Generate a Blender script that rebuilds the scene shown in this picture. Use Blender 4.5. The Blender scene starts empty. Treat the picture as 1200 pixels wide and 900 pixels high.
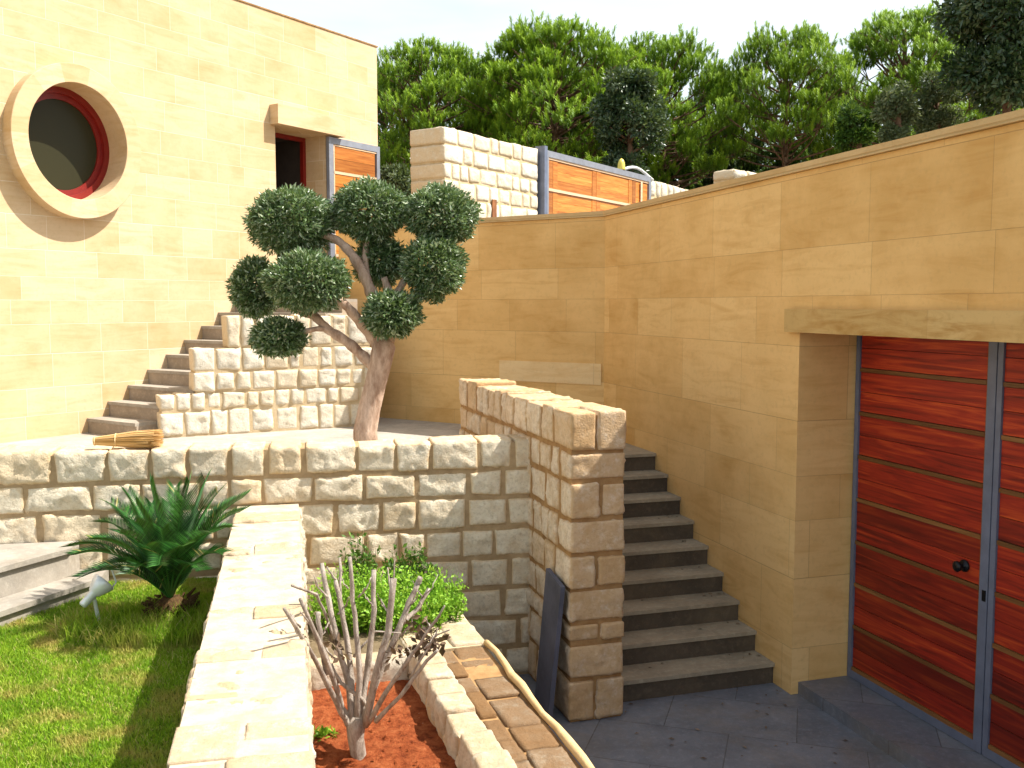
import bpy, bmesh, math, random
from mathutils import Vector, Matrix, noise
R_ = math.radians
C = bpy.context.scene.collection
S = bpy.context.scene

# ---------------------------------------------------------------- camera, sky, sun
F_PX = 1130.0
PITCH = math.atan(93.0 / F_PX)
CAM = Vector((0, 0, 2.96))
cd = bpy.data.cameras.new('camera'); cam = bpy.data.objects.new('camera', cd); C.objects.link(cam)
cam.location = CAM; cam.rotation_euler = (math.pi / 2 - PITCH, 0, 0)
cd.sensor_width = 36; cd.lens = 36 * F_PX / 1200; cd.clip_start = .05; cd.clip_end = 2000
S.camera = cam

SUN = Vector((2.38, .08, 3.12)).normalized()
w = bpy.data.worlds.new('World'); S.world = w; w.use_nodes = True
nt = w.node_tree; nt.nodes.clear()
sky = nt.nodes.new('ShaderNodeTexSky'); sky.sky_type = 'NISHITA'; sky.sun_disc = False
sky.sun_elevation = math.asin(SUN.z); sky.sun_rotation = math.atan2(SUN.x, SUN.y)
sky.air_density = 1.0; sky.dust_density = 5.0; sky.ozone_density = 1.0
bg = nt.nodes.new('ShaderNodeBackground'); bg.inputs[1].default_value = .07
wo = nt.nodes.new('ShaderNodeOutputWorld')
tc = nt.nodes.new('ShaderNodeTexCoord'); sx = nt.nodes.new('ShaderNodeSeparateXYZ'); nt.links.new(tc.outputs['Generated'], sx.inputs[0])
mr = nt.nodes.new('ShaderNodeMapRange'); mr.inputs[1].default_value = .02; mr.inputs[2].default_value = .55; mr.inputs[3].default_value = .95; mr.inputs[4].default_value = .3
nt.links.new(sx.outputs[2], mr.inputs[0])
hz = nt.nodes.new('ShaderNodeMix'); hz.data_type = 'RGBA'; hz.inputs[7].default_value = (10.8, 12.2, 12.8, 1)   # pale summer haze low in the sky
nz = nt.nodes.new('ShaderNodeTexNoise'); nz.inputs['Scale'].default_value = 3.2; nz.inputs['Detail'].default_value = 6; nz.inputs['Distortion'].default_value = .8
mpn = nt.nodes.new('ShaderNodeMapping'); mpn.inputs['Scale'].default_value = (1, 1, 5); nt.links.new(tc.outputs['Generated'], mpn.inputs[0]); nt.links.new(mpn.outputs[0], nz.inputs['Vector'])
ma = nt.nodes.new('ShaderNodeMath'); ma.operation = 'MULTIPLY_ADD'; ma.use_clamp = True; ma.inputs[1].default_value = .4; nt.links.new(nz.outputs[0], ma.inputs[0])
mb_ = nt.nodes.new('ShaderNodeMath'); mb_.operation = 'SUBTRACT'; mb_.inputs[1].default_value = .17; nt.links.new(mr.outputs[0], mb_.inputs[0]); nt.links.new(mb_.outputs[0], ma.inputs[2])
nt.links.new(ma.outputs[0], hz.inputs[0]); nt.links.new(sky.outputs[0], hz.inputs[6]); nt.links.new(hz.outputs[2], bg.inputs[0]); nt.links.new(bg.outputs[0], wo.inputs[0])
ld = bpy.data.lights.new('sun', 'SUN'); ld.energy = 5.0; ld.angle = R_(.53); ld.color = (1, .95, .86)
lo = bpy.data.objects.new('sun', ld); C.objects.link(lo)
lo.rotation_euler = SUN.to_track_quat('Z', 'Y').to_euler()
S.view_settings.view_transform = 'Standard'; S.view_settings.look = 'None'
S.view_settings.gamma = 1; S.view_settings.use_curve_mapping = False
S.view_settings.exposure = .88
S.cycles.max_bounces = 8; S.cycles.diffuse_bounces = 5; S.cycles.transparent_max_bounces = 8

# ---------------------------------------------------------------- helpers
def raydir(px, py):
    a = (px - 600) / F_PX; b = -(py - 450) / F_PX
    c, s = math.cos(PITCH), math.sin(PITCH)
    return Vector((a, c + b * s, -s + b * c))
def at(px, py, y):
    d = raydir(px, py); return CAM + d * (y / d.y)
def on_z(px, py, z):
    d = raydir(px, py); return CAM + d * ((z - CAM.z) / d.z)
def on_wall(px, py, P, u):
    """point where the ray meets the vertical plane through P along u"""
    d = raydir(px, py); n = Vector((u.y, -u.x, 0))
    return CAM + d * ((P - CAM).dot(n) / d.dot(n))
def v2(x, y): return Vector((x, y, 0)).normalized()
UP = Vector((0, 0, 1))

class MB:
    def __init__(s): s.v = []; s.f = []; s.m = []; s.t = []; s.ed = {}
    def face(s, idx, m=0, t=.5): s.f.append(idx); s.m.append(m); s.t.append(t)
    def poly(s, pts, m=0, t=.5):
        b = len(s.v); s.v += [tuple(p) for p in pts]; s.face(tuple(range(b, b + len(pts))), m, t)
    def hexa(s, p, m=0, t=.5):     # p: 8 points, bottom ring then top ring
        b = len(s.v); s.v += [tuple(q) for q in p]
        for q in ((3, 2, 1, 0), (4, 5, 6, 7), (0, 1, 5, 4), (1, 2, 6, 5), (2, 3, 7, 6), (3, 0, 4, 7)):
            s.face(tuple(b + i for i in q), m, t)
    def box(s, x0, x1, y0, y1, z0, z1, m=0, t=.5):
        s.hexa([(x0, y0, z0), (x1, y0, z0), (x1, y1, z0), (x0, y1, z0), (x0, y0, z1), (x1, y0, z1), (x1, y1, z1), (x0, y1, z1)], m, t)
    def fbox(s, F, a0, a1, z0, z1, w0, w1, m=0, t=.5):
        s.hexa([F(a0, z0, w0), F(a1, z0, w0), F(a1, z0, w1), F(a0, z0, w1), F(a0, z1, w0), F(a1, z1, w0), F(a1, z1, w1), F(a0, z1, w1)], m, t)
    def prism(s, pts, z0, z1, m=0, t=.5):
        b = len(s.v); n = len(pts)
        s.v += [(p[0], p[1], z0) for p in pts] + [(p[0], p[1], z1) for p in pts]
        s.face(tuple(b + i for i in reversed(range(n))), m, t); s.face(tuple(b + n + i for i in range(n)), m, t)
        for i in range(n):
            j = (i + 1) % n; s.face((b + i, b + j, b + n + j, b + n + i), m, t)
    def tube(s, path, rad, seg=8, m=0, t=.5, cap=True):
        b = len(s.v); n = len(path); path = [Vector(p) for p in path]; pr = None
        for i, p in enumerate(path):
            d = (path[min(i + 1, n - 1)] - path[max(i - 1, 0)]).normalized()
            if pr is None: pr = d.orthogonal().normalized()
            x = (pr - d * pr.dot(d)).normalized(); pr = x; y = d.cross(x)
            r = rad[i] if isinstance(rad, (list, tuple)) else rad
            for k in range(seg):
                a = 2 * math.pi * k / seg; s.v.append(tuple(p + x * (math.cos(a) * r) + y * (math.sin(a) * r)))
        for i in range(n - 1):
            for k in range(seg):
                k2 = (k + 1) % seg; s.face((b + i * seg + k, b + i * seg + k2, b + (i + 1) * seg + k2, b + (i + 1) * seg + k), m, t)
        if cap:
            s.face(tuple(b + k for k in reversed(range(seg))), m, t); s.face(tuple(b + (n - 1) * seg + k for k in range(seg)), m, t)
    def build(s, name, mats, parent=None, smooth=False, recalc=False, uv=True):
        me = bpy.data.meshes.new(name); me.from_pydata(s.v, [], s.f)
        for m in (mats if isinstance(mats, (list, tuple)) else [mats]): me.materials.append(m)
        me.polygons.foreach_set('material_index', s.m)
        a = me.attributes.new('tint', 'FLOAT', 'FACE'); a.data.foreach_set('value', s.t)
        if s.ed:
            el = [0.0] * len(s.v)
            for k_, v_ in s.ed.items(): el[k_] = v_
            me.attributes.new('edge', 'FLOAT', 'POINT').data.foreach_set('value', el)
        if smooth: me.polygons.foreach_set('use_smooth', [(i_ == 0 or not s.ed) for i_ in s.m])
        if recalc:
            bm = bmesh.new(); bm.from_mesh(me); bmesh.ops.recalc_face_normals(bm, faces=bm.faces); bm.to_mesh(me); bm.free()
        if uv: boxuv(me)
        o = bpy.data.objects.new(name, me); C.objects.link(o)
        if parent is not None:
            o.parent = parent; o.matrix_parent_inverse = parent_world(parent).inverted()
        return o
def parent_world(o):
    m = Matrix.LocRotScale(o.location, o.rotation_euler, o.scale)
    return (parent_world(o.parent) @ o.matrix_parent_inverse @ m) if o.parent else m
def boxuv(me):
    uvl = me.uv_layers.new(name='UVMap'); buf = [0.0] * (2 * len(me.loops))
    for p in me.polygons:
        n = p.normal
        if abs(n.z) > .7: tx, ty = Vector((1, 0, 0)), Vector((0, 1, 0))
        else: tx = Vector((-n.y, n.x, 0)).normalized(); ty = UP
        for li in p.loop_indices:
            co = me.vertices[me.loops[li].vertex_index].co
            buf[2 * li] = co.dot(tx); buf[2 * li + 1] = co.dot(ty)
    uvl.data.foreach_set('uv', buf)
def frame(O, u, flip=False):
    """local frame on a wall: a along u, z up, w towards the viewer's side"""
    O = Vector((O[0], O[1], 0)); n = Vector((u.y, -u.x, 0)) * (-1 if flip else 1)
    return lambda a, z, ww: O + u * a + n * ww + UP * z
def tag(o, label=None, cat=None, group=None, kind=None):
    if label: o['label'] = label
    if cat: o['category'] = cat
    if group: o['group'] = group
    if kind: o['kind'] = kind
    return o
def empty(name, loc, label, cat, group=None):
    o = bpy.data.objects.new(name, None); C.objects.link(o); o.location = loc; o.empty_display_size = .2
    return tag(o, label, cat, group)

# ---------------------------------------------------------------- materials
def mat(name, build, rough=.85, spec=.3):
    m = bpy.data.materials.new(name); m.use_nodes = True; n = m.node_tree
    b = n.nodes['Principled BSDF']; b.inputs['Roughness'].default_value = rough; b.inputs['Specular IOR Level'].default_value = spec
    build(NT(n), b); return m
class NT:
    def __init__(s, n): s.n = n
    def new(s, t, **k):
        x = s.n.nodes.new(t)
        for a, v in k.items(): setattr(x, a, v)
        return x
    def link(s, a, b): s.n.links.new(a, b)
    def val(s, sock, v):
        if hasattr(v, 'is_linked') or hasattr(v, 'links'): s.link(v, sock)
        else: sock.default_value = v
    def coord(s, which='Object'): return s.new('ShaderNodeTexCoord').outputs[which]
    def mapping(s, v, scale=(1, 1, 1), rot=(0, 0, 0), loc=(0, 0, 0)):
        m = s.new('ShaderNodeMapping'); s.link(v, m.inputs[0]); m.inputs['Scale'].default_value = scale
        m.inputs['Rotation'].default_value = rot; m.inputs['Location'].default_value = loc; return m.outputs[0]
    def noise(s, v, scale, detail=6, rough=.6, dist=0, col=False):
        x = s.new('ShaderNodeTexNoise'); s.link(v, x.inputs['Vector']); x.inputs['Scale'].default_value = scale
        x.inputs['Detail'].default_value = detail; x.inputs['Roughness'].default_value = rough; x.inputs['Distortion'].default_value = dist
        return x.outputs['Color' if col else 'Fac']
    def ramp(s, f, stops):
        x = s.new('ShaderNodeValToRGB'); s.link(f, x.inputs[0]); e = x.color_ramp.elements
        while len(e) < len(stops): e.new(.5)
        for el, (p, c) in zip(e, stops):
            el.position = p; el.color = (c, c, c, 1) if isinstance(c, (int, float)) else (*c, 1)
        return x.outputs[0]
    def mix(s, f, a, b, mode='MIX'):
        x = s.new('ShaderNodeMix', data_type='RGBA', blend_type=mode)
        s.val(x.inputs[0], f)
        for k, c in ((6, a), (7, b)):
            if isinstance(c, tuple): x.inputs[k].default_value = (*c, 1)
            else: s.link(c, x.inputs[k])
        return x.outputs[2]
    def math(s, op, a, b=0.0, c=None):
        x = s.new('ShaderNodeMath', operation=op); s.val(x.inputs[0], a); s.val(x.inputs[1], b)
        if c is not None: s.val(x.inputs[2], c)
        return x.outputs[0]
    def attr(s, name='tint'): return s.new('ShaderNodeAttribute', attribute_name=name).outputs['Fac']
    def bump(s, b, h, strength, dist):
        x = s.new('ShaderNodeBump'); x.inputs['Strength'].default_value = strength; x.inputs['Distance'].default_value = dist
        s.link(h, x.inputs['Height']); s.link(x.outputs[0], b.inputs['Normal'])

def rock(name, pale, warm, stain, stain_amt=.5, bump=.6):
    def f(t, b):
        co = t.coord(); tn = t.attr()
        c = t.mix(t.ramp(tn, [(.35, 0.0), (1, 1.0)]), pale, warm)
        n1 = t.noise(co, 7, 8, .65)
        c = t.mix(t.math('MULTIPLY', t.ramp(n1, [(.46, 0.0), (.68, 1.0)]), stain_amt), c, stain)
        n2 = t.noise(co, 38, 6, .7)
        c = t.mix(t.ramp(n2, [(.30, .55), (.52, 0.0)]), c, tuple(x * .55 for x in warm))
        c = t.mix(.5, c, t.ramp(t.noise(co, 2.2, 4), [(.3, .72), (.7, 1.0)]), 'MULTIPLY')
        e = t.math('ADD', t.attr('edge'), t.math('MULTIPLY', t.math('SUBTRACT', t.noise(co, 12, 7, .7), .5), 2.2))
        c = t.mix(t.math('MULTIPLY', t.ramp(e, [(.5, 0.0), (1.0, 1.0)]), .65), c, stain)
        t.link(c, b.inputs['Base Color'])
        h = t.math('ADD', t.noise(co, 16, 10, .7), t.math('MULTIPLY', t.noise(co, 70, 6, .7), .35))
        t.bump(b, h, bump, .03)
    return mat(name, f, .9, .2)
M = {}
M['limestone'] = rock('limestone', (.82, .73, .57), (.76, .61, .41), (.60, .42, .22), .5)
M['limestone_bleached'] = rock('limestone_bleached', (.66, .60, .49), (.60, .50, .36), (.44, .31, .17), .6)
M['limestone_warm'] = rock('limestone_warm', (.80, .68, .53), (.70, .51, .32), (.52, .32, .14), .6)
M['limestone_shaded'] = rock('limestone_shaded', (.30, .24, .17), (.24, .145, .07), (.19, .10, .04), .6)  # darker copy that holds the shade over the planter flagstones in its colour
M['limestone_white'] = rock('limestone_white', (.78, .73, .62), (.74, .64, .48), (.64, .50, .31), .35)

def mortar(name, col, dark):
    def f(t, b):
        co = t.coord(); n = t.noise(co, 9, 7, .65)
        t.link(t.mix(t.ramp(n, [(.35, 0.0), (.65, 1.0)]), dark, col), b.inputs['Base Color'])
        t.bump(b, t.noise(co, 60, 8, .75), .5, .012)
    return mat(name, f, .95, .1)
M['mortar'] = mortar('mortar', (.46, .33, .19), (.32, .22, .12))
M['mortar_pale'] = mortar('mortar_pale', (.60, .49, .33), (.48, .36, .21))
M['mortar_brown'] = mortar('mortar_brown', (.42, .26, .12), (.28, .155, .065))

def sandstone(name, ca, cb, cc, bw, bh, use_attr=False, joint=.012, jcol=(.55, .42, .24), seed=0., vein=.5, jstr=.5):
    def f(t, b):
        uv = t.coord('UV'); co = t.coord()
        if use_attr:
            r = t.attr(); fac = None
        else:
            sp = t.new('ShaderNodeSeparateXYZ'); t.link(uv, sp.inputs[0])
            y2 = t.math('ADD', sp.outputs[1], t.math('MULTIPLY', t.math('SINE', t.math('MULTIPLY', sp.outputs[1], 4.1)), bh * .17))
            row = t.math('FLOOR', t.math('DIVIDE', y2, bh))
            x2 = t.math('ADD', sp.outputs[0], t.math('MULTIPLY', t.math('SINE', t.math('MULTIPLY', row, 12.9898 + seed)), bw * .8))
            cb_ = t.new('ShaderNodeCombineXYZ'); t.link(x2, cb_.inputs[0]); t.link(y2, cb_.inputs[1])
            br = t.new('ShaderNodeTexBrick'); t.link(cb_.outputs[0], br.inputs['Vector'])
            br.inputs['Color1'].default_value = (0, 0, 0, 1); br.inputs['Color2'].default_value = (1, 1, 1, 1); br.inputs['Mortar'].default_value = (.5, .5, .5, 1)
            br.inputs['Scale'].default_value = 1; br.inputs['Mortar Size'].default_value = joint * .25; br.inputs['Mortar Smooth'].default_value = .6
            br.inputs['Brick Width'].default_value = bw; br.inputs['Row Height'].default_value = bh
            br.squash = .72; br.squash_frequency = 3; br.offset = .37
            r = br.outputs['Color']; fac = br.outputs['Fac']
        c = t.ramp(r, [(0, ca), (.5, cb), (1, cc)])
        st = t.noise(t.mapping(uv, (.55, 3.2, 1), (0, 0, .12)), 2.6, 7, .62, 1.2)
        c = t.mix(t.math('MULTIPLY', t.ramp(st, [(.45, 0.0), (.66, 1.0)]), vein), c, tuple(x * y for x, y in zip(cc, (.84, .70, .48))))
        bl = t.noise(co, 1.7, 5, .6)
        c = t.mix(t.ramp(bl, [(.35, .55), (.6, 0.0)]), c, tuple(min(1, x * y) for x, y in zip(ca, (1.05, 1.02, 1.0))))
        fl = t.noise(co, 24, 7, .7)
        c = t.mix(t.ramp(fl, [(.28, .35), (.48, 0.0)]), c, tuple(x * .7 for x in cb))
        if fac is not None:
            c = t.mix(t.math('MULTIPLY', fac, jstr), c, jcol)
        t.link(c, b.inputs['Base Color'])
        h = t.math('MULTIPLY', t.noise(co, 20, 8, .7), .25)
        if fac is not None: h = t.math('SUBTRACT', h, t.math('MULTIPLY', fac, .5))
        t.bump(b, h, .45, .012)
    return mat(name, f, .82, .25)
M['facade'] = sandstone('facade_sandstone', (.62, .475, .31), (.58, .42, .24), (.53, .365, .19), .62, .30, jcol=(.74, .65, .49), jstr=.8, joint=.016, vein=.42)
M['ring'] = sandstone('ring_sandstone', (.62, .475, .31), (.58, .42, .24), (.54, .38, .20), .5, .3, True)
M['cladding'] = sandstone('cladding_sandstone', (.80, .55, .245), (.72, .465, .185), (.62, .375, .13), 1.05, .43, jcol=(.34, .20, .08), joint=.010, vein=.45, jstr=.6)
M['coping'] = sandstone('coping_sandstone', (.60, .43, .22), (.55, .38, .18), (.50, .33, .14), 1.2, 1.9, jcol=(.36, .24, .1), joint=.006)
M['lintel'] = sandstone('lintel_sandstone', (.60, .42, .18), (.54, .36, .14), (.44, .27, .08), .9, 1.7, jcol=(.38, .25, .1), joint=.006, vein=.9)

def planks(name, c1, c2, c3, axis_scale=(1.3, 26, 1), rough=.42):
    def f(t, b):
        uv = t.coord('UV'); tn = t.attr()
        v = t.new('ShaderNodeVectorMath', operation='ADD'); t.link(t.mapping(uv, axis_scale), v.inputs[0])
        cx = t.new('ShaderNodeCombineXYZ'); t.link(t.math('MULTIPLY', tn, 37.0), cx.inputs[0]); t.link(t.math('MULTIPLY', tn, 91.0), cx.inputs[1]); t.link(cx.outputs[0], v.inputs[1])
        g = t.noise(v.outputs[0], 1.0, 6, .6, 1.6)
        c = t.ramp(g, [(.30, c1), (.52, c2), (.74, c3)])
        c = t.mix(.85, c, t.ramp(tn, [(0, (.36, .32, .30)), (.45, (.85, .82, .80)), (1, (1, 1, 1))]), 'MULTIPLY')
        t.link(c, b.inputs['Base Color']); t.bump(b, g, .25, .004)
    return mat(name, f, rough, .4)
M['cedar'] = planks('cedar_boards', (.42, .12, .02), (.66, .24, .045), (.80, .36, .09))
M['mahogany'] = planks('mahogany_boards', (.12, .007, .004), (.37, .024, .009), (.66, .10, .018), (.9, 17, 1), .5)
M['strip_pale'] = planks('pale_batten', (.62, .42, .26), (.72, .52, .34), (.80, .62, .44))
M['strip_brown'] = planks('brown_batten', (.16, .06, .02), (.24, .11, .035), (.32, .16, .06))

def flat(name, col, rough=.5, metal=0, var=.15, sc=8, spec=.4, bmp=.1):
    def f(t, b):
        n = t.noise(t.coord(), sc, 5, .6)
        t.link(t.mix(t.ramp(n, [(.3, 0.0), (.7, 1.0)]), tuple(x * (1 - var) for x in col), tuple(min(1, x * (1 + var)) for x in col)), b.inputs['Base Color'])
        b.inputs['Metallic'].default_value = metal
        if bmp: t.bump(b, t.noise(t.coord(), sc * 5, 4), bmp, .005)
    return mat(name, f, rough, spec)
M['grey_metal'] = flat('grey_painted_steel', (.25, .265, .31), .45, .2)
M['dark_metal'] = flat('dark_painted_steel', (.15, .175, .25), .45, .2)
M['red_frame'] = flat('red_painted_wood', (.20, .012, .008), .4)
M['black'] = flat('black_iron', (.012, .012, .014), .35, .5)
M['silver'] = flat('silver_aluminium', (.78, .79, .82), .4, .35)
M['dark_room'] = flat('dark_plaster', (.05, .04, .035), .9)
M['rust'] = flat('rusty_plate', (.22, .085, .03), .8, 0, .4)
M['yellow'] = flat('yellow_plastic', (.75, .62, .12), .4)
M['white_plastic'] = flat('white_plastic', (.7, .7, .68), .4)
M['slate_board'] = flat('slate_board', (.085, .09, .125), .55, 0, .3, 5, .4, .4)
def glassf(t, b):
    b.inputs['Base Color'].default_value = (.032, .030, .014, 1); b.inputs['Roughness'].default_value = .3
    t.bump(b, t.noise(t.coord(), 1.5, 2), .04, .02)
M['glass'] = mat('dark_window_glass', glassf, .3, .12)

def paving(name, c1, c2, joint, bw, bh, rot=0, rough=.7, jamt=.6):
    def f(t, b):
        co = t.coord(); m = t.mapping(co, (1, 1, 1), (0, 0, rot))
        br = t.new('ShaderNodeTexBrick'); t.link(m, br.inputs['Vector'])
        br.inputs['Color1'].default_value = (*c1, 1); br.inputs['Color2'].default_value = (*c2, 1); br.inputs['Mortar'].default_value = (*joint, 1)
        br.inputs['Scale'].default_value = 1; br.inputs['Mortar Size'].default_value = .004; br.inputs['Mortar Smooth'].default_value = .4
        br.inputs['Brick Width'].default_value = bw; br.inputs['Row Height'].default_value = bh
        c = t.mix(t.ramp(t.noise(co, 3.0, 7, .65), [(.35, .6), (.65, 0.0)]), br.outputs['Color'], tuple(x * .55 for x in c1))
        c = t.mix(t.ramp(t.noise(co, 22, 6, .7), [(.5, 0.0), (.75, .4)]), c, tuple(min(1, x * 1.5) for x in c2))
        t.link(c, b.inputs['Base Color'])
        c = t.mix(t.ramp(t.noise(co, 1.3, 8, .7, .6), [(.5, 0.0), (.72, .45)]), c, (.20, .15, .09))
        t.link(c, b.inputs['Base Color'])
        h = t.math('SUBTRACT', t.noise(co, 18, 7, .65), t.math('MULTIPLY', br.outputs['Fac'], jamt))
        t.bump(b, h, .4, .012)
        t.link(t.ramp(t.noise(co, 4, 4), [(.3, rough - .15), (.7, min(1, rough + .15))]), b.inputs['Roughness'])
    return mat(name, f, rough, .35)
M['court'] = paving('court_slate', (.16, .175, .21), (.22, .23, .26), (.07, .07, .07), .9, .6, R_(17), .5)
M['terrace'] = paving('terrace_stone', (.42, .38, .33), (.48, .44, .38), (.25, .22, .18), .8, .5, R_(17), .8)
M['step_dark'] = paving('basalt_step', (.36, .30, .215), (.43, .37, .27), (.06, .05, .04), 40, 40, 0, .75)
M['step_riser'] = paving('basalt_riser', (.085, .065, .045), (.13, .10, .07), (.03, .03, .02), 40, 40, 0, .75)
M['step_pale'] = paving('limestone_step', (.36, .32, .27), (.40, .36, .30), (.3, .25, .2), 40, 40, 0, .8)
M['step_shade'] = paving('shaded_riser', (.36, .29, .22), (.42, .34, .26), (.3, .25, .2), 40, 40, 0, .85)  # brown-grey of the shaded risers put into the stone colour

def soilf(t, b):
    co = t.coord(); n = t.noise(co, 14, 9, .72)
    c = t.ramp(n, [(.32, (.14, .028, .010)), (.5, (.34, .085, .028)), (.7, (.50, .16, .06))])
    c = t.mix(t.ramp(t.noise(co, 60, 3), [(.70, 0.0), (.76, .7)]), c, (.6, .45, .3))
    t.link(c, b.inputs['Base Color']); t.bump(b, t.math('ADD', n, t.math('MULTIPLY', t.noise(co, 55, 6, .7), .4)), 1.0, .05)
M['soil'] = mat('red_soil', soilf, .95, .1)
def dirtf(t, b):
    co = t.coord(); n = t.noise(co, 6, 9, .7)
    t.link(t.ramp(n, [(.3, (.10, .075, .04)), (.7, (.25, .19, .12))]), b.inputs['Base Color']); t.bump(b, n, .6, .05)
M['dirt'] = mat('dry_earth', dirtf, .95, .1)
def turf(t, b):
    co = t.coord(); n = t.noise(co, 3, 8, .7)
    t.link(t.ramp(n, [(.3, (.09, .15, .018)), (.55, (.15, .20, .03)), (.75, (.26, .20, .07))]), b.inputs['Base Color']); t.bump(b, t.noise(co, 80, 4), .8, .03)
M['turf'] = mat('turf_ground', turf, .95, .1)

def leaf(name, stops, rough=.55, trans=.25, spec=.35, patch=None):
    m = bpy.data.materials.new(name); m.use_nodes = True; t = NT(m.node_tree); b = m.node_tree.nodes['Principled BSDF']
    b.inputs['Roughness'].default_value = rough; b.inputs['Specular IOR Level'].default_value = spec
    c = t.ramp(t.attr(), stops)
    if patch: c = t.mix(t.ramp(t.noise(t.coord(), patch[0], 4), [(.48, 0.0), (.66, patch[2])]), c, patch[1])
    t.link(c, b.inputs['Base Color'])
    tr = t.new('ShaderNodeBsdfTranslucent'); t.link(t.mix(.35, c, (.35, .45, .05)), tr.inputs[0])
    mx = t.new('ShaderNodeMixShader'); mx.inputs[0].default_value = trans
    t.link(b.outputs[0], mx.inputs[1]); t.link(tr.outputs[0], mx.inputs[2])
    t.link(mx.outputs[0], m.node_tree.nodes['Material Output'].inputs[0]); return m
M['pine'] = leaf('pine_needles', [(0, (.035, .09, .007)), (.5, (.13, .26, .012)), (1, (.30, .46, .03))], .6, .25)
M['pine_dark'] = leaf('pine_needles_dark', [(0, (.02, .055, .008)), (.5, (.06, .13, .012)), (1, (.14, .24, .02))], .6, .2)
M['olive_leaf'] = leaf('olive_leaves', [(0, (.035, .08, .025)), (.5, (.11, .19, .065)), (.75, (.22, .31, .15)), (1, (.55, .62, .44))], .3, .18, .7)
M['grey_leaf'] = leaf('grey_olive_leaves', [(0, (.05, .08, .03)), (.5, (.11, .15, .07)), (1, (.24, .28, .17))], .5, .2)
M['dark_leaf'] = leaf('dark_evergreen_leaves', [(0, (.012, .038, .012)), (.6, (.04, .085, .03)), (1, (.18, .24, .12))], .4, .15, .6)
M['hedge_leaf'] = leaf('green_shrub_leaves', [(0, (.02, .06, .008)), (.5, (.05, .13, .015)), (1, (.13, .25, .03))], .5, .2)
M['herb_leaf'] = leaf('herb_leaves', [(0, (.08, .22, .014)), (.5, (.24, .48, .035)), (1, (.46, .70, .09))], .5, .35)
M['cycad_leaf'] = leaf('cycad_leaflets', [(0, (.005, .03, .008)), (.5, (.018, .095, .014)), (.9, (.055, .20, .03)), (1, (.45, .38, .12))], .4, .1, .4)
M['grass'] = leaf('grass_blades', [(0, (.10, .23, .014)), (.5, (.25, .43, .022)), (.85, (.40, .55, .045)), (1, (.55, .50, .18))], .6, .45, .2, (3.4, (.52, .40, .13), .9))
M['dry_leaf'] = leaf('dry_leaves', [(0, (.05, .03, .02)), (.5, (.13, .08, .05)), (1, (.26, .18, .12))], .7, .1)
M['straw'] = leaf('straw_bristles', [(0, (.42, .22, .07)), (.5, (.66, .40, .14)), (1, (.85, .62, .32))], .6, .1)
def barkf(c1, c2, sc):
    def f(t, b):
        co = t.coord(); n = t.noise(t.mapping(co, (1, 1, .35)), sc, 8, .7)
        t.link(t.ramp(n, [(.32, c1), (.66, c2)]), b.inputs['Base Color']); t.bump(b, n, .9, .03)
    return f
M['olive_bark'] = mat('olive_bark', barkf((.30, .18, .12), (.70, .52, .40), 14), .9, .1)
M['pine_bark'] = mat('pine_bark', barkf((.07, .04, .025), (.22, .14, .09), 9), .9, .1)
M['twig_bark'] = mat('grey_twig_bark', barkf((.20, .155, .12), (.56, .49, .42), 26), .85, .15)
M['cycad_trunk'] = mat('cycad_trunk', barkf((.04, .025, .012), (.16, .09, .04), 22), .95, .1)

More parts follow.
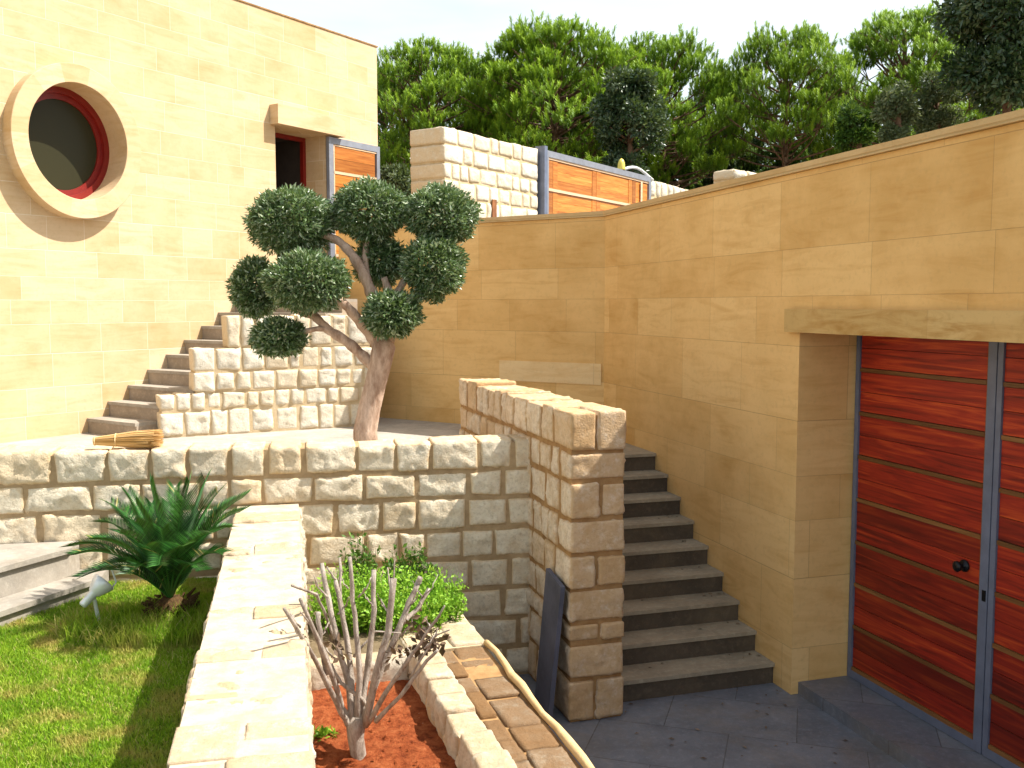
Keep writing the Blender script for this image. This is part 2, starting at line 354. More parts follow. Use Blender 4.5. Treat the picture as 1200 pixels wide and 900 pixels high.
# ---------------------------------------------------------------- stone masonry
def fbm(p, o=3): return noise.fractal(p, .9, 2.1, o)
def stone(mb, F, a0, a1, z0, z1, w0, w1, cell, rnd, m=0, amp=.012, bulge=.010, rad=.03, tint=None):
    hx, hy, hz = (a1 - a0) / 2, (w1 - w0) / 2, (z1 - z0) / 2
    cx, cy, cz = (a0 + a1) / 2, (w0 + w1) / 2, (z0 + z1) / 2
    nx, ny, nz = (max(2, min(26, round(2 * h / cell))) for h in (hx, hy, hz))
    r = min(rad, hx * .45, hy * .45, hz * .45); so = Vector((rnd.uniform(-50, 50), rnd.uniform(-50, 50), rnd.uniform(-50, 50)))
    tn = rnd.random() if tint is None else tint
    sk = [(rnd.uniform(-1, 1) * .012, rnd.uniform(-1, 1) * .012) for _ in range(4)]
    base = {}
    def vert(i, j, k):
        key = (i, j, k)
        if key in base: return base[key]
        x, y, z = (2 * i / nx - 1) * hx, (2 * j / ny - 1) * hy, (2 * k / nz - 1) * hz
        q = Vector((max(-hx + r, min(hx - r, x)), max(-hy + r, min(hy - r, y)), max(-hz + r, min(hz - r, z))))
        d = Vector((x, y, z)) - q; L = d.length; d = d / L if L > 1e-6 else Vector((0, 0, 0))
        p = q + d * r
        # corner wobble of the outline
        u, v = (x / hx + 1) / 2, (z / hz + 1) / 2
        p.x += (sk[0][0] * (1 - v) + sk[1][0] * v) * (1 if u > .5 else -1) * abs(2 * u - 1)
        p.z += (sk[2][1] * (1 - u) + sk[3][1] * u) * (1 if v > .5 else -1) * abs(2 * v - 1)
        pw = Vector((p.x, p.y, p.z)) + so
        vq = noise.voronoi(pw * 8.5)[1][0]
        g = fbm(pw * 4.5, 4) * amp * .8 + ((pw * 8.5 - vq).dot(noise.noise_vector(vq * 3.1)) * 1.5 + noise.noise(vq * 2.3) * .7) * amp + noise.noise(pw * 38) * amp * .22
        ed = max(abs(x) / hx, abs(z) / hz)
        if ed > .72: g -= (ed - .72) / .28 * amp * (.5 + 1.2 * max(0, noise.noise(pw * 13)))
        g = max(-.006, g)
        e = (1 - (abs(x) / hx) ** 4) * (1 - (abs(z) / hz) ** 4)
        p += d * (g + (bulge * e if abs(d.y) > .5 else 0))
        mb.ed[len(mb.v)] = max(0.0, 1 - min(hx - abs(x), hz - abs(z), *( [hy - abs(y)] if abs(z) >= hz * .999 else [])) / .05)
        base[key] = len(mb.v); mb.v.append(tuple(F(p.x + cx, p.z + cz, p.y + cy))); return base[key]
    def grid(fn, n1, n2, rev):
        for s1 in range(n1):
            for s2 in range(n2):
                q = (fn(s1, s2), fn(s1 + 1, s2), fn(s1 + 1, s2 + 1), fn(s1, s2 + 1))
                mb.face(q[::-1] if rev else q, m, tn)
    grid(lambda a, b: vert(a, b, 0), nx, ny, True); grid(lambda a, b: vert(a, b, nz), nx, ny, False)
    grid(lambda a, b: vert(a, 0, b), nx, nz, False); grid(lambda a, b: vert(a, ny, b), nx, nz, True)
    grid(lambda a, b: vert(0, a, b), ny, nz, True); grid(lambda a, b: vert(nx, a, b), ny, nz, False)

def cut(L, lo, hi, rnd, jit=1.0):
    out = []; x = 0
    while x < L - 1e-6:
        d = rnd.uniform(lo, hi)
        if L - x - d < lo * .75: d = L - x
        out.append((x, x + d)); x += d
    return out
ENDROWS = [105, 88, 52, 80, 85, 85, 90, 75, 95]
def masonry(mb, F, a0, a1, z0, ztop, thick, course=(.21, .27), length=(.22, .46), cell=.03, seed=1, gap=.02,
            amp=.012, proud=.015, split_top=None, m_top=0, top_jit=.012, sub=.25, bulge=.01, drop=.032, w0=0.0, tints=(0, 1), quoin=False, rad=.014):
    """courses of rough blocks; front face at w=0 (+proud), going back to -thick; material 1 is the mortar core"""
    rnd = random.Random(seed); H = ztop - z0
    rows = cut(H, course[0], course[1], rnd)
    if quoin:
        rows = []; acc = 0
        for e_ in ENDROWS: rows.append((acc * H / sum(ENDROWS), (acc + e_) * H / sum(ENDROWS))); acc += e_
    mb.fbox(F, a0 + proud + .02, a1 - proud - .02, z0, ztop - drop, w0 - thick + proud, w0 - proud, 1)
    for ri, (r0, r1) in enumerate(rows):
        last = ri == len(rows) - 1
        cols = cut(a1 - a0, *length, rnd)
        for (c0, c1) in cols:
            tn = lambda: tints[0] + (tints[1] - tints[0]) * rnd.random() ** 1.6
            zt = z0 + r1 - gap / 2 + (rnd.uniform(-top_jit, top_jit) if last else 0)
            deep = [(w0 - thick, w0)] if not (last and split_top) else None
            if deep is None:
                mid = w0 - thick * rnd.uniform(.35, .65); deep = [(w0 - thick, mid - gap / 2), (mid + gap / 2, w0)]
                if rnd.random() < .3: deep = [(w0 - thick, w0)]
            if quoin and c0 == 0:
                mid = w0 - thick * (.56 if ri % 4 else .48)
                deep = [(w0 - thick, mid - gap / 2), (mid + gap / 2, w0)] if ri % 2 == 0 else [(w0 - thick, w0)]
            for (d0, d1) in deep:
                if rnd.random() < sub and (c1 - c0) > length[0] * 1.15 and not last:
                    mdl = c0 + (c1 - c0) * rnd.uniform(.4, .6)
                    for q0, q1 in ((c0, mdl), (mdl, c1)):
                        stone(mb, F, a0 + q0 + gap / 2, a0 + q1 - gap / 2, z0 + r0 + gap / 2, zt, d0, d1, cell, rnd, 0, amp, bulge, rad, tn())
                else:
                    stone(mb, F, a0 + c0 + gap / 2, a0 + c1 - gap / 2, z0 + r0 + gap / 2, zt, d0 + rnd.uniform(-.004, .004), d1 + rnd.uniform(-.006, .006), cell, rnd, m_top if last else 0, amp, bulge, rad, tn())

# ---------------------------------------------------------------- levels and wall lines
Z_T = 1.50                                  # terrace
Z_UP = 3.45                                 # upper ground
uR = v2(-345, 1134)                         # direction of the garage wall, receding
pR = on_z(906, 800, 0)                      # foot of that wall at the first stair
uF = v2(740, 1134)                          # facade, receding to the right
pF = on_z(103, 490, Z_T + .17)
pF = Vector((pF.x, pF.y, 0)); pR = Vector((pR.x, pR.y, 0))
perpR = Vector((uR.y, -uR.x, 0))            # away from the court, to the right
def along(P, u, q): return (Vector((q.x, q.y, 0)) - P).dot(u)
FR = frame(pR, uR, True)                    # w>0 towards the court
FF = frame(pF, uF)                          # w>0 towards the viewer
aCorner = along(pR, uR, on_wall(708, 400, pR, uR))
PC = FR(aCorner, 0, 0)
uC = v2(-.85, .53)
aJ = along(pR, uR, on_wall(932, 600, pR, uR))   # jamb corner
Z_WT = on_wall(708, 254, pR, uR).z
Z_L0 = on_wall(932, 389, pR, uR).z; Z_L1 = on_wall(921, 362, pR, uR).z
aF1 = along(pF, uF, on_wall(443, 200, pF, uF)); Z_FT = on_wall(443, 56, pF, uF).z
print('corner', PC, 'wt', Z_WT, on_wall(1199, 124, pR, uR).z, 'lintel', Z_L0, Z_L1, 'facade', aF1, Z_FT, on_wall(300, 12, pF, uF).z, 'pR', pR, 'pF', pF)

# ---------------------------------------------------------------- ground
def sheet(name, pts, z, m):
    mb = MB(); mb.poly([(p[0], p[1], z) for p in pts]); o = mb.build(name, m); tag(o, kind='structure'); return o
sheet('ground', [(-600, -600), (600, -600), (600, 900), (-600, 900)], -.12, M['dirt'])
CE = PC + uC * 3.55
FE = FF(aF1, 0, 0)
far = FR(-16, 0, -1.3); far2 = FR(aJ + .1, 0, -1.3)
backc = PC + perpR * .35 + uR * .3; backd = FR(aJ + .1, 0, -.4)
up_pts = [(far.x, far.y), (400, -300), (500, 800), (-500, 800), (FF(12, 0, -6).x - 30, FF(12, 0, -6).y), (FF(6, 0, -6).x, FF(6, 0, -6).y), (FE.x - .2, FE.y + .1), (CE.x + .05, CE.y + .2), (backc.x, backc.y), (backd.x, backd.y), (far2.x, far2.y)]
mb = MB(); mb.prism(up_pts, -.1, Z_UP); o = mb.build('upper_ground', M['dirt'], recalc=True); tag(o, kind='structure')
# court
pierF = on_z(668, 849, 0); pierR = on_z(737, 846, 0)
sheet('court_pavement', [(-3, -8), (8, -8), (8, 11), (-3, 11)], 0, M['court'])

# ---------------------------------------------------------------- garage wall (right) and centre wall
gw = empty('garage_wall', FR(aJ, 0, 0), 'tall smooth sandstone wall with a flat coping, holding the red garage doors under a lintel', 'wall')
DEEP = .50
mb = MB()
T = .42
mb.fbox(FR, -14, aJ - .003, 0, Z_L1 - .023, -1.34, -.62)
mb.fbox(FR, aJ, aCorner, 0, Z_WT, -T - .25, 0)            # left of the doors up to the corner
mb.fbox(FR, -14, aJ, Z_L1 - .02, Z_WT, -1.35, 0)       # above the lintel
mb.build('wall', M['cladding'], gw)
mb = MB()
mb.fbox(FR, -14, aCorner, Z_WT + .002, Z_WT + .06, -T - .28, .03)
mb.build('coping', M['coping'], gw)
mb = MB()
mb.fbox(FR, -14, along(pR, uR, on_wall(919, 375, pR - perpR * .055, uR)), Z_L0, Z_L1, -T, .055)
mb.build('lintel', M['lintel'], gw)
mb = MB(); mb.fbox(FR, -14, aJ - .004, .0, .095, -1.2, -.06); mb.build('threshold', M['court'], gw)
# doors
def door(a_hi, width, handed, knob):
    d = empty('door', FR(a_hi, 0, -DEEP), None, None); d.parent = gw; d.matrix_parent_inverse = parent_world(gw).inverted()
    a_lo = a_hi - width; z0, z1 = .10, Z_L0 + .03; st = .075
    fm = MB()
    fm.fbox(FR, a_lo + .006, a_lo + st, z0, z1, -DEEP - .05, -DEEP + .012); fm.fbox(FR, a_hi - .045, a_hi - .003, z0, z1, -DEEP - .05, -DEEP + .012)
    fm.fbox(FR, a_lo + st, a_hi - .045, z0, z0 + .06, -DEEP - .05, -DEEP + .012)
    fm.build('door_frame', M['dark_metal'], d)
    n = 8; hh = (z1 - z0 - .06) / n; rnd = random.Random(int(a_hi * 100))
    pm = MB(); sm = MB()
    for i in range(n):
        zb = z0 + .06 + i * hh
        for k in range(2):
            q0 = zb + .032 + k * (hh - .032) / 2; q1 = q0 + (hh - .032) / 2 - .004
            pm.fbox(FR, a_lo + st + .012, a_hi - .048, q0, q1, -DEEP - .03, -DEEP + rnd.uniform(-.004, .0), 0, min(1, max(0, (i + .5) / n * 1.1 - .1 + rnd.gauss(0, .2))))
        sm.fbox(FR, a_lo + st + .012, a_hi - .048, zb, zb + .028, -DEEP - .03, -DEEP + .008, 0, rnd.random())
    sm.fbox(FR, a_lo + st, a_lo + st + .011, z0 + .06, z1, -DEEP - .03, -DEEP + .006, 0, .4)
    pm.build('boards', M['mahogany'], d); sm.build('battens', M['strip_brown'], d)
    bk = MB(); bk.fbox(FR, a_lo + .01, a_hi - .01, z0, z1, -DEEP - .07, -DEEP - .052); bk.build('backing', M['red_frame'], d)
    if knob:
        k = FR(a_lo + .215, 1.27, -DEEP); n_ = FR(0, 0, 1) - FR(0, 0, 0); km = MB()
        km.tube([k, k + n_ * .012, k + n_ * .013, k + n_ * .04, k + n_ * .055, k + n_ * .07, k + n_ * .08], [.04, .04, .014, .014, .034, .036, .02], 16)
        km.build('knob', M['black'], d, smooth=True)
        lm = MB(); lm.fbox(FR, a_lo + .018, a_lo + .045, 1.09, 1.16, -DEEP + .01, -DEEP + .018); lm.build('lock', M['black'], d)
    return d
aD0 = along(pR - perpR * -DEEP, uR, on_wall(999, 600, pR + perpR * DEEP, uR))
aD1 = along(pR - perpR * -DEEP, uR, on_wall(1163, 600, pR + perpR * DEEP, uR))
print('door', aD0, aJ, aD1)
wd = aD0 - aD1
door(aD0 - .004, wd, 0, True); door(aD1 - .004, wd, 1, False); door(aD1 - wd - .004, wd, 1, False)
mb = MB(); mb.fbox(FR, -14, aD1 - 2 * wd - .01, 0, Z_L0, -DEEP - .05, -DEEP - .0); mb.build('wall_return', M['cladding'], gw)

FC = frame(PC, uC, True)
LC = 3.9
cw = empty('retaining_wall', FC(1, 0, 0), 'smooth sandstone wall in shade behind the olive tree, meeting the garage wall at a corner', 'wall')
mb = MB(); mb.fbox(FC, .0, LC, 0, Z_WT, -.42, 0); mb.build('wall', M['cladding'], cw)
mb = MB(); mb.fbox(FC, .0, LC, Z_WT + .002, Z_WT + .06, -.45, .03); mb.build('coping', M['coping'], cw)
mb = MB(); mb.fbox(FC, .03, 1.38, on_wall(640, 448, PC, uC).z, on_wall(640, 424, PC, uC).z, 0, .012)
mb.build('stone_band', sandstone('pale_band', (.80, .60, .33), (.78, .57, .30), (.74, .54, .28), 5, 5, jcol=(.4, .3, .2)), cw)

# ---------------------------------------------------------------- house (left)
house = empty('house', FF(0, Z_T, 0), 'smooth pale yellow sandstone house with a round window and a sloping roof edge', 'house')
nFv = Vector((uF.y, -uF.x, 0)); PR_ = .165
cR = on_wall(94, 166, pF + nFv * PR_, uF); cA = along(pF, uF, cR)
ringO, ringI = .835, .63; EX = .93
aFL = -9.0
dz_floor = Z_T + 1.6
dA0 = along(pF, uF, on_wall(323, 190, pF, uF)); dA1 = along(pF, uF, on_wall(382, 190, pF, uF)); dZ1 = on_wall(323, 147, pF, uF).z
topL = Z_FT; topR = Z_FT
bm = bmesh.new()
def loop(pts):
    vs = [bm.verts.new(FF(a, z, 0)) for a, z in pts]
    for i in range(len(vs)): bm.edges.new((vs[i], vs[(i + 1) % len(vs)]))
loop([(aFL, 0), (aF1, 0), (aF1, topR), (aFL, topR)])
loop([(cA + (ringI + .05) * EX * math.cos(k * math.pi / 32), cR.z + (ringI + .05) * math.sin(k * math.pi / 32)) for k in range(64)])
loop([(dA0, dz_floor), (dA1, dz_floor), (dA1, dZ1), (dA0, dZ1)])
bmesh.ops.triangle_fill(bm, edges=bm.edges[:], use_beauty=True)
tmp = bpy.data.meshes.new('t'); bm.to_mesh(tmp); bm.free()
mb = MB(); mb.v = [tuple(v.co) for v in tmp.vertices]
for p in tmp.polygons:
    vs = tuple(p.vertices)
    if p.normal.dot(FF(0, 0, 1) - FF(0, 0, 0)) < 0: vs = vs[::-1]
    mb.face(vs)
bpy.data.meshes.remove(tmp)
D = 9.0
def q(a, z, w_): return FF(a, z, w_)
mb.poly([q(aF1, 0, 0), q(aF1, 0, -D), q(aF1, topR, -D), q(aF1, topR, 0)])
mb.poly([q(aFL, 0, -D), q(aFL, 0, 0), q(aFL, topR, 0), q(aFL, topR, -D)])
mb.poly([q(aF1, 0, -D), q(aFL, 0, -D), q(aFL, topR, -D), q(aF1, topR, -D)])
mb.build('wall', M['facade'], house)
mb = MB(); mb.fbox(FF, aFL - .02, aF1 + .02, topR + .002, topR + .02, -D, .012); mb.build('roof_edge', M['mortar_brown'], house)
# door recess
mb = MB(); rd = .42
mb.poly([q(dA0, dz_floor, 0), q(dA0, dZ1, 0), q(dA0, dZ1, -rd), q(dA0, dz_floor, -rd)])
mb.poly([q(dA1, dz_floor, -rd), q(dA1, dZ1, -rd), q(dA1, dZ1, 0), q(dA1, dz_floor, 0)])
mb.poly([q(dA0, dZ1, -rd), q(dA0, dZ1, 0), q(dA1, dZ1, 0), q(dA1, dZ1, -rd)])
mb.poly([q(dA0, dz_floor, 0), q(dA0, dz_floor, -rd), q(dA1, dz_floor, -rd), q(dA1, dz_floor, 0)])
mb.build('door_reveal', M['facade'], house)
mb = MB(); mb.fbox(FF, dA0 + .002, dA0 + .06, dz_floor, dZ1 - .002, -rd - .04, -rd + .02); mb.fbox(FF, dA1 - .06, dA1 - .002, dz_floor, dZ1 - .002, -rd - .04, -rd + .02); mb.fbox(FF, dA0 + .06, dA1 - .06, dZ1 - .06, dZ1 - .002, -rd - .04, -rd + .02)
mb.build('door_frame', M['red_frame'], house)
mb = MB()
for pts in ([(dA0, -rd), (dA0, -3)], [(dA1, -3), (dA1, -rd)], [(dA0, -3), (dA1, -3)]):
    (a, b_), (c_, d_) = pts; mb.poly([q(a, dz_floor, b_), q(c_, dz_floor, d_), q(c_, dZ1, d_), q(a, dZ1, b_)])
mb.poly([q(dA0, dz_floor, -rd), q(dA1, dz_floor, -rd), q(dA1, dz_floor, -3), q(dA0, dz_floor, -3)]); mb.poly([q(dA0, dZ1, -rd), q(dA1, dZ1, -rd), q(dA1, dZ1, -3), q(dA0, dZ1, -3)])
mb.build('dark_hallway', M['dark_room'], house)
lh = .26
mb = MB(); mb.fbox(FF, dA0 - .09, dA1 + .25, dZ1, dZ1 + lh, .001, .16, 0, .3); mb.build('lintel', M['ring'], house)
# shutter leaf folded open over the wall
sh = empty('shutter_door', FF(dA1, dz_floor, .05), None, None); sh.parent = house; sh.matrix_parent_inverse = parent_world(house).inverted()
s0 = dA1 - .02; s1 = aF1 - .05; zt = dZ1 - .02; zb0 = dz_floor + .02
mb = MB()
for a, b_ in ((s0, s0 + .09), (s1 - .07, s1)): mb.fbox(FF, a, b_, zb0, zt, .03, .085)
mb.fbox(FF, s0 + .09, s1 - .07, zt - .09, zt, .03, .085); mb.fbox(FF, s0 + .09, s1 - .07, zb0, zb0 + .09, .03, .085)
mb.build('shutter_frame', M['grey_metal'], sh)
mb = MB(); mb2 = MB(); rnd = random.Random(4); z = zt - .12; i = 0
while z - .36 > zb0 + .08:
    mb.fbox(FF, s0 + .125, s1 - .105, z - .175, z - .003, .035, .072, 0, rnd.random()); mb.fbox(FF, s0 + .125, s1 - .105, z - .35, z - .18, .035, .072, 0, rnd.random())
    mb2.fbox(FF, s0 + .1, s1 - .075, z - .395, z - .355, .04, .078, 0, .8); z -= .40
mb2.fbox(FF, s0 + .1, s0 + .12, zb0 + .1, zt - .1, .04, .078, 0, .8); mb2.fbox(FF, s0 + .1, s1 - .075, zt - .115, zt - .095, .04, .078, 0, .8)
mb.build('boards', M['cedar'], sh); mb2.build('battens', M['strip_pale'], sh)
# round window
wnd = empty('round_window', FF(cA, cR.z, 0), None, None); wnd.parent = house; wnd.matrix_parent_inverse = parent_world(house).inverted()
def lathe(mb, prof, seg=96, tints=None):
    b = len(mb.v)
    for r, w_ in prof:
        for k in range(seg):
            t_ = 2 * math.pi * k / seg; mb.v.append(tuple(FF(cA + r * EX * math.cos(t_), cR.z + r * math.sin(t_), w_)))
    for i in range(len(prof) - 1):
        for k in range(seg):
            k2 = (k + 1) % seg; mb.face((b + i * seg + k, b + i * seg + k2, b + (i + 1) * seg + k2, b + (i + 1) * seg + k), 0, tints[k * len(tints) // seg] if tints else .5)
rnd = random.Random(9)
mb = MB(); lathe(mb, [(ringO, 0), (ringO, PR_ - .005), (ringO - .005, PR_), (ringI + .005, PR_), (ringI, PR_ - .005), (ringI, -.25), (ringI + .06, -.25)], 96, [rnd.random() for _ in range(14)])
mb.build('stone_surround', M['ring'], wnd, recalc=True)
mb = MB(); lathe(mb, [(ringI + .02, -.17), (ringI - .07, -.17), (ringI - .07, -.21), (ringI - .13, -.21), (ringI - .13, -.24), (ringI - .14, -.24)]); mb.build('window_frame', M['red_frame'], wnd, recalc=True)
mb = MB(); mb.poly([FF(cA + ringI * EX * math.cos(k * math.pi / 32), cR.z + ringI * math.sin(k * math.pi / 32), -.232) for k in range(64)]); mb.build('glass', M['glass'], wnd)

# ---------------------------------------------------------------- terrace, parapet wall
# pier wall (parallel to the garage wall)
uP = uR
P0 = Vector((pierF.x, pierF.y, 0)); wP = (pierR - pierF).dot(perpR)
print('pier', P0, wP, on_z(668, 849, 0))
FP = frame(P0, uP, True)            # a along receding; w>0 left, thickness goes to -wP (right)
Z_P = at(668, 483, P0.y).z
print('pier top', Z_P)
pw_ = MB(); LPW = 3.25
masonry(pw_, FP, 0, LPW, 0, Z_P, wP, (.20, .29), (.17, .40), .022, 11, .016, .016, .012, rad=.014, tints=(.0, 1), sub=.0, bulge=.003, quoin=True)
o = pw_.build('pier_wall', [M['limestone_warm'], M['mortar_brown']], smooth=True); tag(o, 'tall freestanding rough stone wall whose narrow end faces the camera beside the dark stairs', 'wall')

# front garden parapet wall
tA = FP(0, 0, 0)
b0 = at(634, 513, 7.55); b1 = at(0, 531, 6.95)
uT = v2(b0.x - b1.x, b0.y - b1.y)
uT = v2(perpR.x, perpR.y + .0) * 1.0
uT = v2(math.cos(R_(11.5)), math.sin(R_(11.5)))
O_T = Vector((b0.x, b0.y, 0)); FT = frame(O_T, uT)
Z_W = b0.z
TT = .34
aL = -6.2
aStep = along(O_T, uT, on_wall(187, 530, O_T, uT))
print('terrace wall top', Z_W, 'x0 top z', on_wall(0, 531, O_T, uT).z)
mb = MB()
masonry(mb, FT, aL, .16, 0.0, Z_W, TT, (.215, .25), (.24, .46), .022, 5, .018, .020, .011, tints=(0, .9), sub=.06, bulge=.003, top_jit=.014, rad=.014)
o = mb.build('parapet_wall', [M['limestone'], M['mortar']], smooth=True); tag(o, 'long rough limestone block wall running across the picture in front of the olive tree', 'wall')

# terrace floor
ter = [FT(aL, 0, -.1), FT(.25, 0, -.1), FP(1.2, 0, -.1), FP(LPW - .3, 0, -.1), PC + uR * .2, CE + uC * .5, FF(3.0, 0, -.2), FF(-9, 0, -.2)]
mb = MB(); mb.prism([(p.x, p.y) for p in ter], 0, Z_T, 0); o = mb.build('terrace_floor', M['terrace'], recalc=True); tag(o, kind='structure')

# ---------------------------------------------------------------- stairs
TR, RS = .272, Z_T / 9
def stair_step(parent, F, a0, a1, z0, z1, w0, w1, mt, mr, nose=.02, th=.03):
    r = MB(); r.fbox(F, a0, a1, z0, z1 - th, w0, w1); o = r.build('step', mr, parent)
    t_ = MB(); t_.fbox(F, a0 - nose, a1, z1 - th, z1, w0, w1); t_.build('tread', mt, o)
st = empty('staircase', FR(0, 0, .7), 'dark stone stairway climbing between the rough pier wall and the smooth garage wall', 'stairs')
wSt = (FR(0, 0, 0) - FP(0, 0, -wP)).dot(perpR) + .03
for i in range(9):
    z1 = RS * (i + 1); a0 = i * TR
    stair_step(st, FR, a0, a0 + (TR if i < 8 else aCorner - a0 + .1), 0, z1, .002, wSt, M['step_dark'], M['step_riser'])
mb = MB()
# stairs by the house
sh2 = empty('staircase', FF(0, Z_T, .4), 'pale stairway climbing along the sunlit house wall to the open door', 'stairs')
sA = on_z(187, 514, Z_T); sB = on_z(415, 500, Z_T); sA.z = 0; sB.z = 0
uS = (sB - sA).normalized(); FS = frame(sA, uS); LS = (sB - sA).length + .25
print('side wall', sA, sB, LS)
for i in range(10):
    a0 = i * TR; z1 = Z_T + .17 * (i + 1)
    # width to just inside the side wall
    p = FF(a0, 0, 0); nF = FF(0, 0, 1) - FF(0, 0, 0); nS = Vector((uS.y, -uS.x, 0))
    den = nF.dot(nS); wid = ((sA - p).dot(nS) - .10) / den if abs(den) > 1e-3 else .7
    wid = max(.6, min(1.9, wid))
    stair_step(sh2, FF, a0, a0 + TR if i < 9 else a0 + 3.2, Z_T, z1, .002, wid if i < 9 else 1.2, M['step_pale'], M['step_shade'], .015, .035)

# stepped stone wall beside those stairs
def zat(py, px): return on_wall(px, py, sA, uS).z
aa = [0, along(sA, uS, on_wall(226, 450, sA, uS)), along(sA, uS, on_wall(266, 450, sA, uS)), LS]
zz = [zat(461, 200), zat(408, 245), zat(369, 300)]
print('tiers', aa, zz)
mb = MB(); z = Z_T
for k in range(3):
    masonry(mb, FS, aa[k], LS, z, zz[k], .32, (.21, .30), (.15, .30), .026, 20 + k, .014, .018, .012, tints=(0, 1), sub=0, bulge=.004, rad=.016, top_jit=.01)
    if k: mb.fbox(FS, aa[k] + .035, LS - .035, z - .06, z + .03, -.32 + .016, -.016, 1)
    z = zz[k]
o = mb.build('stepped_wall', [M['limestone_white'], M['mortar_pale']], smooth=True); tag(o, 'rough white stone wall rising in three steps beside the house stairway', 'wall')

# ---------------------------------------------------------------- upper stone wall and gate
oU = at(520, 146, 13.6); oU0 = Vector((oU.x, oU.y, 0)); FU = frame(oU0, uF)
aG0 = along(oU0, uF, on_wall(632, 200, oU0, uF)); aG1 = along(oU0, uF, on_wall(760, 210, oU0, uF))
ZU = oU.z
print('upper wall', ZU, aG0, aG1, on_wall(628, 178, oU0, uF).z)
mb = MB(); masonry(mb, FU, 0, aG0 - .02, Z_UP, ZU, .62, (.22, .34), (.20, .46), .04, 31, .012, .02, .012, sub=.25, bulge=.005, rad=.02, tints=(0, .9))
o = mb.build('upper_stone_wall', [M['limestone_white'], M['mortar_pale']], smooth=True); tag(o, 'white rough stone wall on the upper level, left of the wooden gate', 'wall')
sp_a = along(oU0, uF, on_wall(578, 245, oU0, uF))
mb = MB(); mb.fbox(FU, sp_a - .05, sp_a + .06, Z_UP + .45, on_wall(578, 234, oU0, uF).z, .012, .024); mb.build('slot_cover', M['rust'], o)
mb = MB(); masonry(mb, FU, aG1 + .05, aG1 + 5, Z_UP, ZU - .02, .5, (.22, .30), (.22, .42), .06, 33, .02, .02, .015, sub=.15, bulge=.02, rad=.05, tints=(0, .8))
o = mb.build('upper_stone_wall', [M['limestone_white'], M['mortar_pale']], smooth=True); tag(o, 'low white stone wall on the upper level continuing right of the wooden gate', 'wall')
gt = empty('wooden_gate', FU((aG0 + aG1) / 2, Z_UP, 0), 'orange wooden driveway gate in a grey steel frame on the upper level', 'gate')
gz0, gz1 = Z_UP + .05, ZU - .0
mb = MB(); mb.fbox(FU, aG0, aG0 + .09, gz0, gz1 + .05, -.08, .10); mb.build('gate_post', M['dark_metal'], gt)
mb = MB(); mb.fbox(FU, aG0 + .1, aG0 + .2, gz0, gz1, -.06, .06); mb.fbox(FU, aG1 - .09, aG1, gz0, gz1, -.06, .06); mb.fbox(FU, aG0 + .2, aG1 - .09, gz1 - .10, gz1, -.06, .06); mb.fbox(FU, aG0 + .2, aG1 - .09, gz0, gz0 + .1, -.06, .06)
mb.build('gate_frame', M['grey_metal'], gt)
mb = MB(); m2 = MB(); rnd = random.Random(3)
x0, x1 = aG0 + .22, aG1 - .11; W = x1 - x0
z = gz1 - .14
m2.fbox(FU, x0 - .02, x1 + .02, gz1 - .135, gz1 - .10, -.02, .045, 0, .9); m2.fbox(FU, x0 - .025, x0 - .003, gz0 + .1, gz1 - .136, -.02, .045, 0, .9)
stl = [(x0, x0 + .3), (x0 + W * .40, x0 + W * .40 + .3), (x0 + W * .78, x0 + W * .78 + .3)]
xd = x0 + W * .88
while z - .5 > gz0:
    m2.fbox(FU, x0, x1, z - .50, z - .455, -.02, .05, 0, .9)
    for (a, b_) in stl:
        mb.fbox(FU, a, a + .145, z - .453, z - .002, -.01, .035, 0, rnd.uniform(0, .6)); mb.fbox(FU, a + .155, b_, z - .453, z - .002, -.01, .035, 0, rnd.uniform(0, .6))
    segs = [(stl[0][1], stl[1][0]), (stl[1][1], stl[2][0]), (stl[2][1], x1)]
    for (a, b_) in segs:
        for k in range(3): mb.fbox(FU, a + .004, b_ - .004, z - .453 + k * .15, z - .453 + k * .15 + .146, -.01, .028, 0, rnd.uniform(.2, 1))
    z -= .50
m2.fbox(FU, xd + .1, xd + .17, gz0 + .1, gz1 - .136, .052, .06, 0, .9)
mb.build('boards', M['cedar'], gt); m2.build('battens', M['strip_pale'], gt)
# yellow lamp and white arm on the gate
gp = along(oU0, uF, on_wall(728, 205, oU0, uF))
g2 = empty('gate_lamp', FU(gp, gz1, 0), 'small yellow warning lamp on a white arm on top of the wooden gate', 'lamp')
mb = MB(); p = FU(gp, gz1 + .005, 0); mb.tube([p, p + UP * .02, p + UP * .12, p + UP * .18, p + UP * .21], [.075, .075, .065, .045, .01], 12); mb.build('lamp_shade', M['yellow'], g2, smooth=True)
mb = MB(); path = [FU(gp + .1 + k * .18, gz1 + .03 + .09 * math.sin(k * .55), .0) for k in range(8)]; mb.tube(path, .028, 8); mb.tube([path[-1], path[-1] - UP * .12], .02, 8); mb.build('arm', M['white_plastic'], g2, smooth=True)
# little pale block wall peeping over the garage wall coping
bA = at(860, 196, 14.5); bB = at(912, 196, 15.3)
ub = v2(bB.x - bA.x, bB.y - bA.y); FB = frame(Vector((bA.x, bA.y, 0)), ub)
mb = MB(); masonry(mb, FB, 0, 1.0, Z_UP, bA.z, .4, (.22, .30), (.3, .42), .06, 35, .02, .02, .015, sub=0, bulge=.02, rad=.04, tints=(0, .8))
o = mb.build('stone_pillar', [M['limestone_white'], M['mortar_pale']], smooth=True); tag(o, 'stub of pale stone blocks just showing over the coping of the garage wall', 'wall')

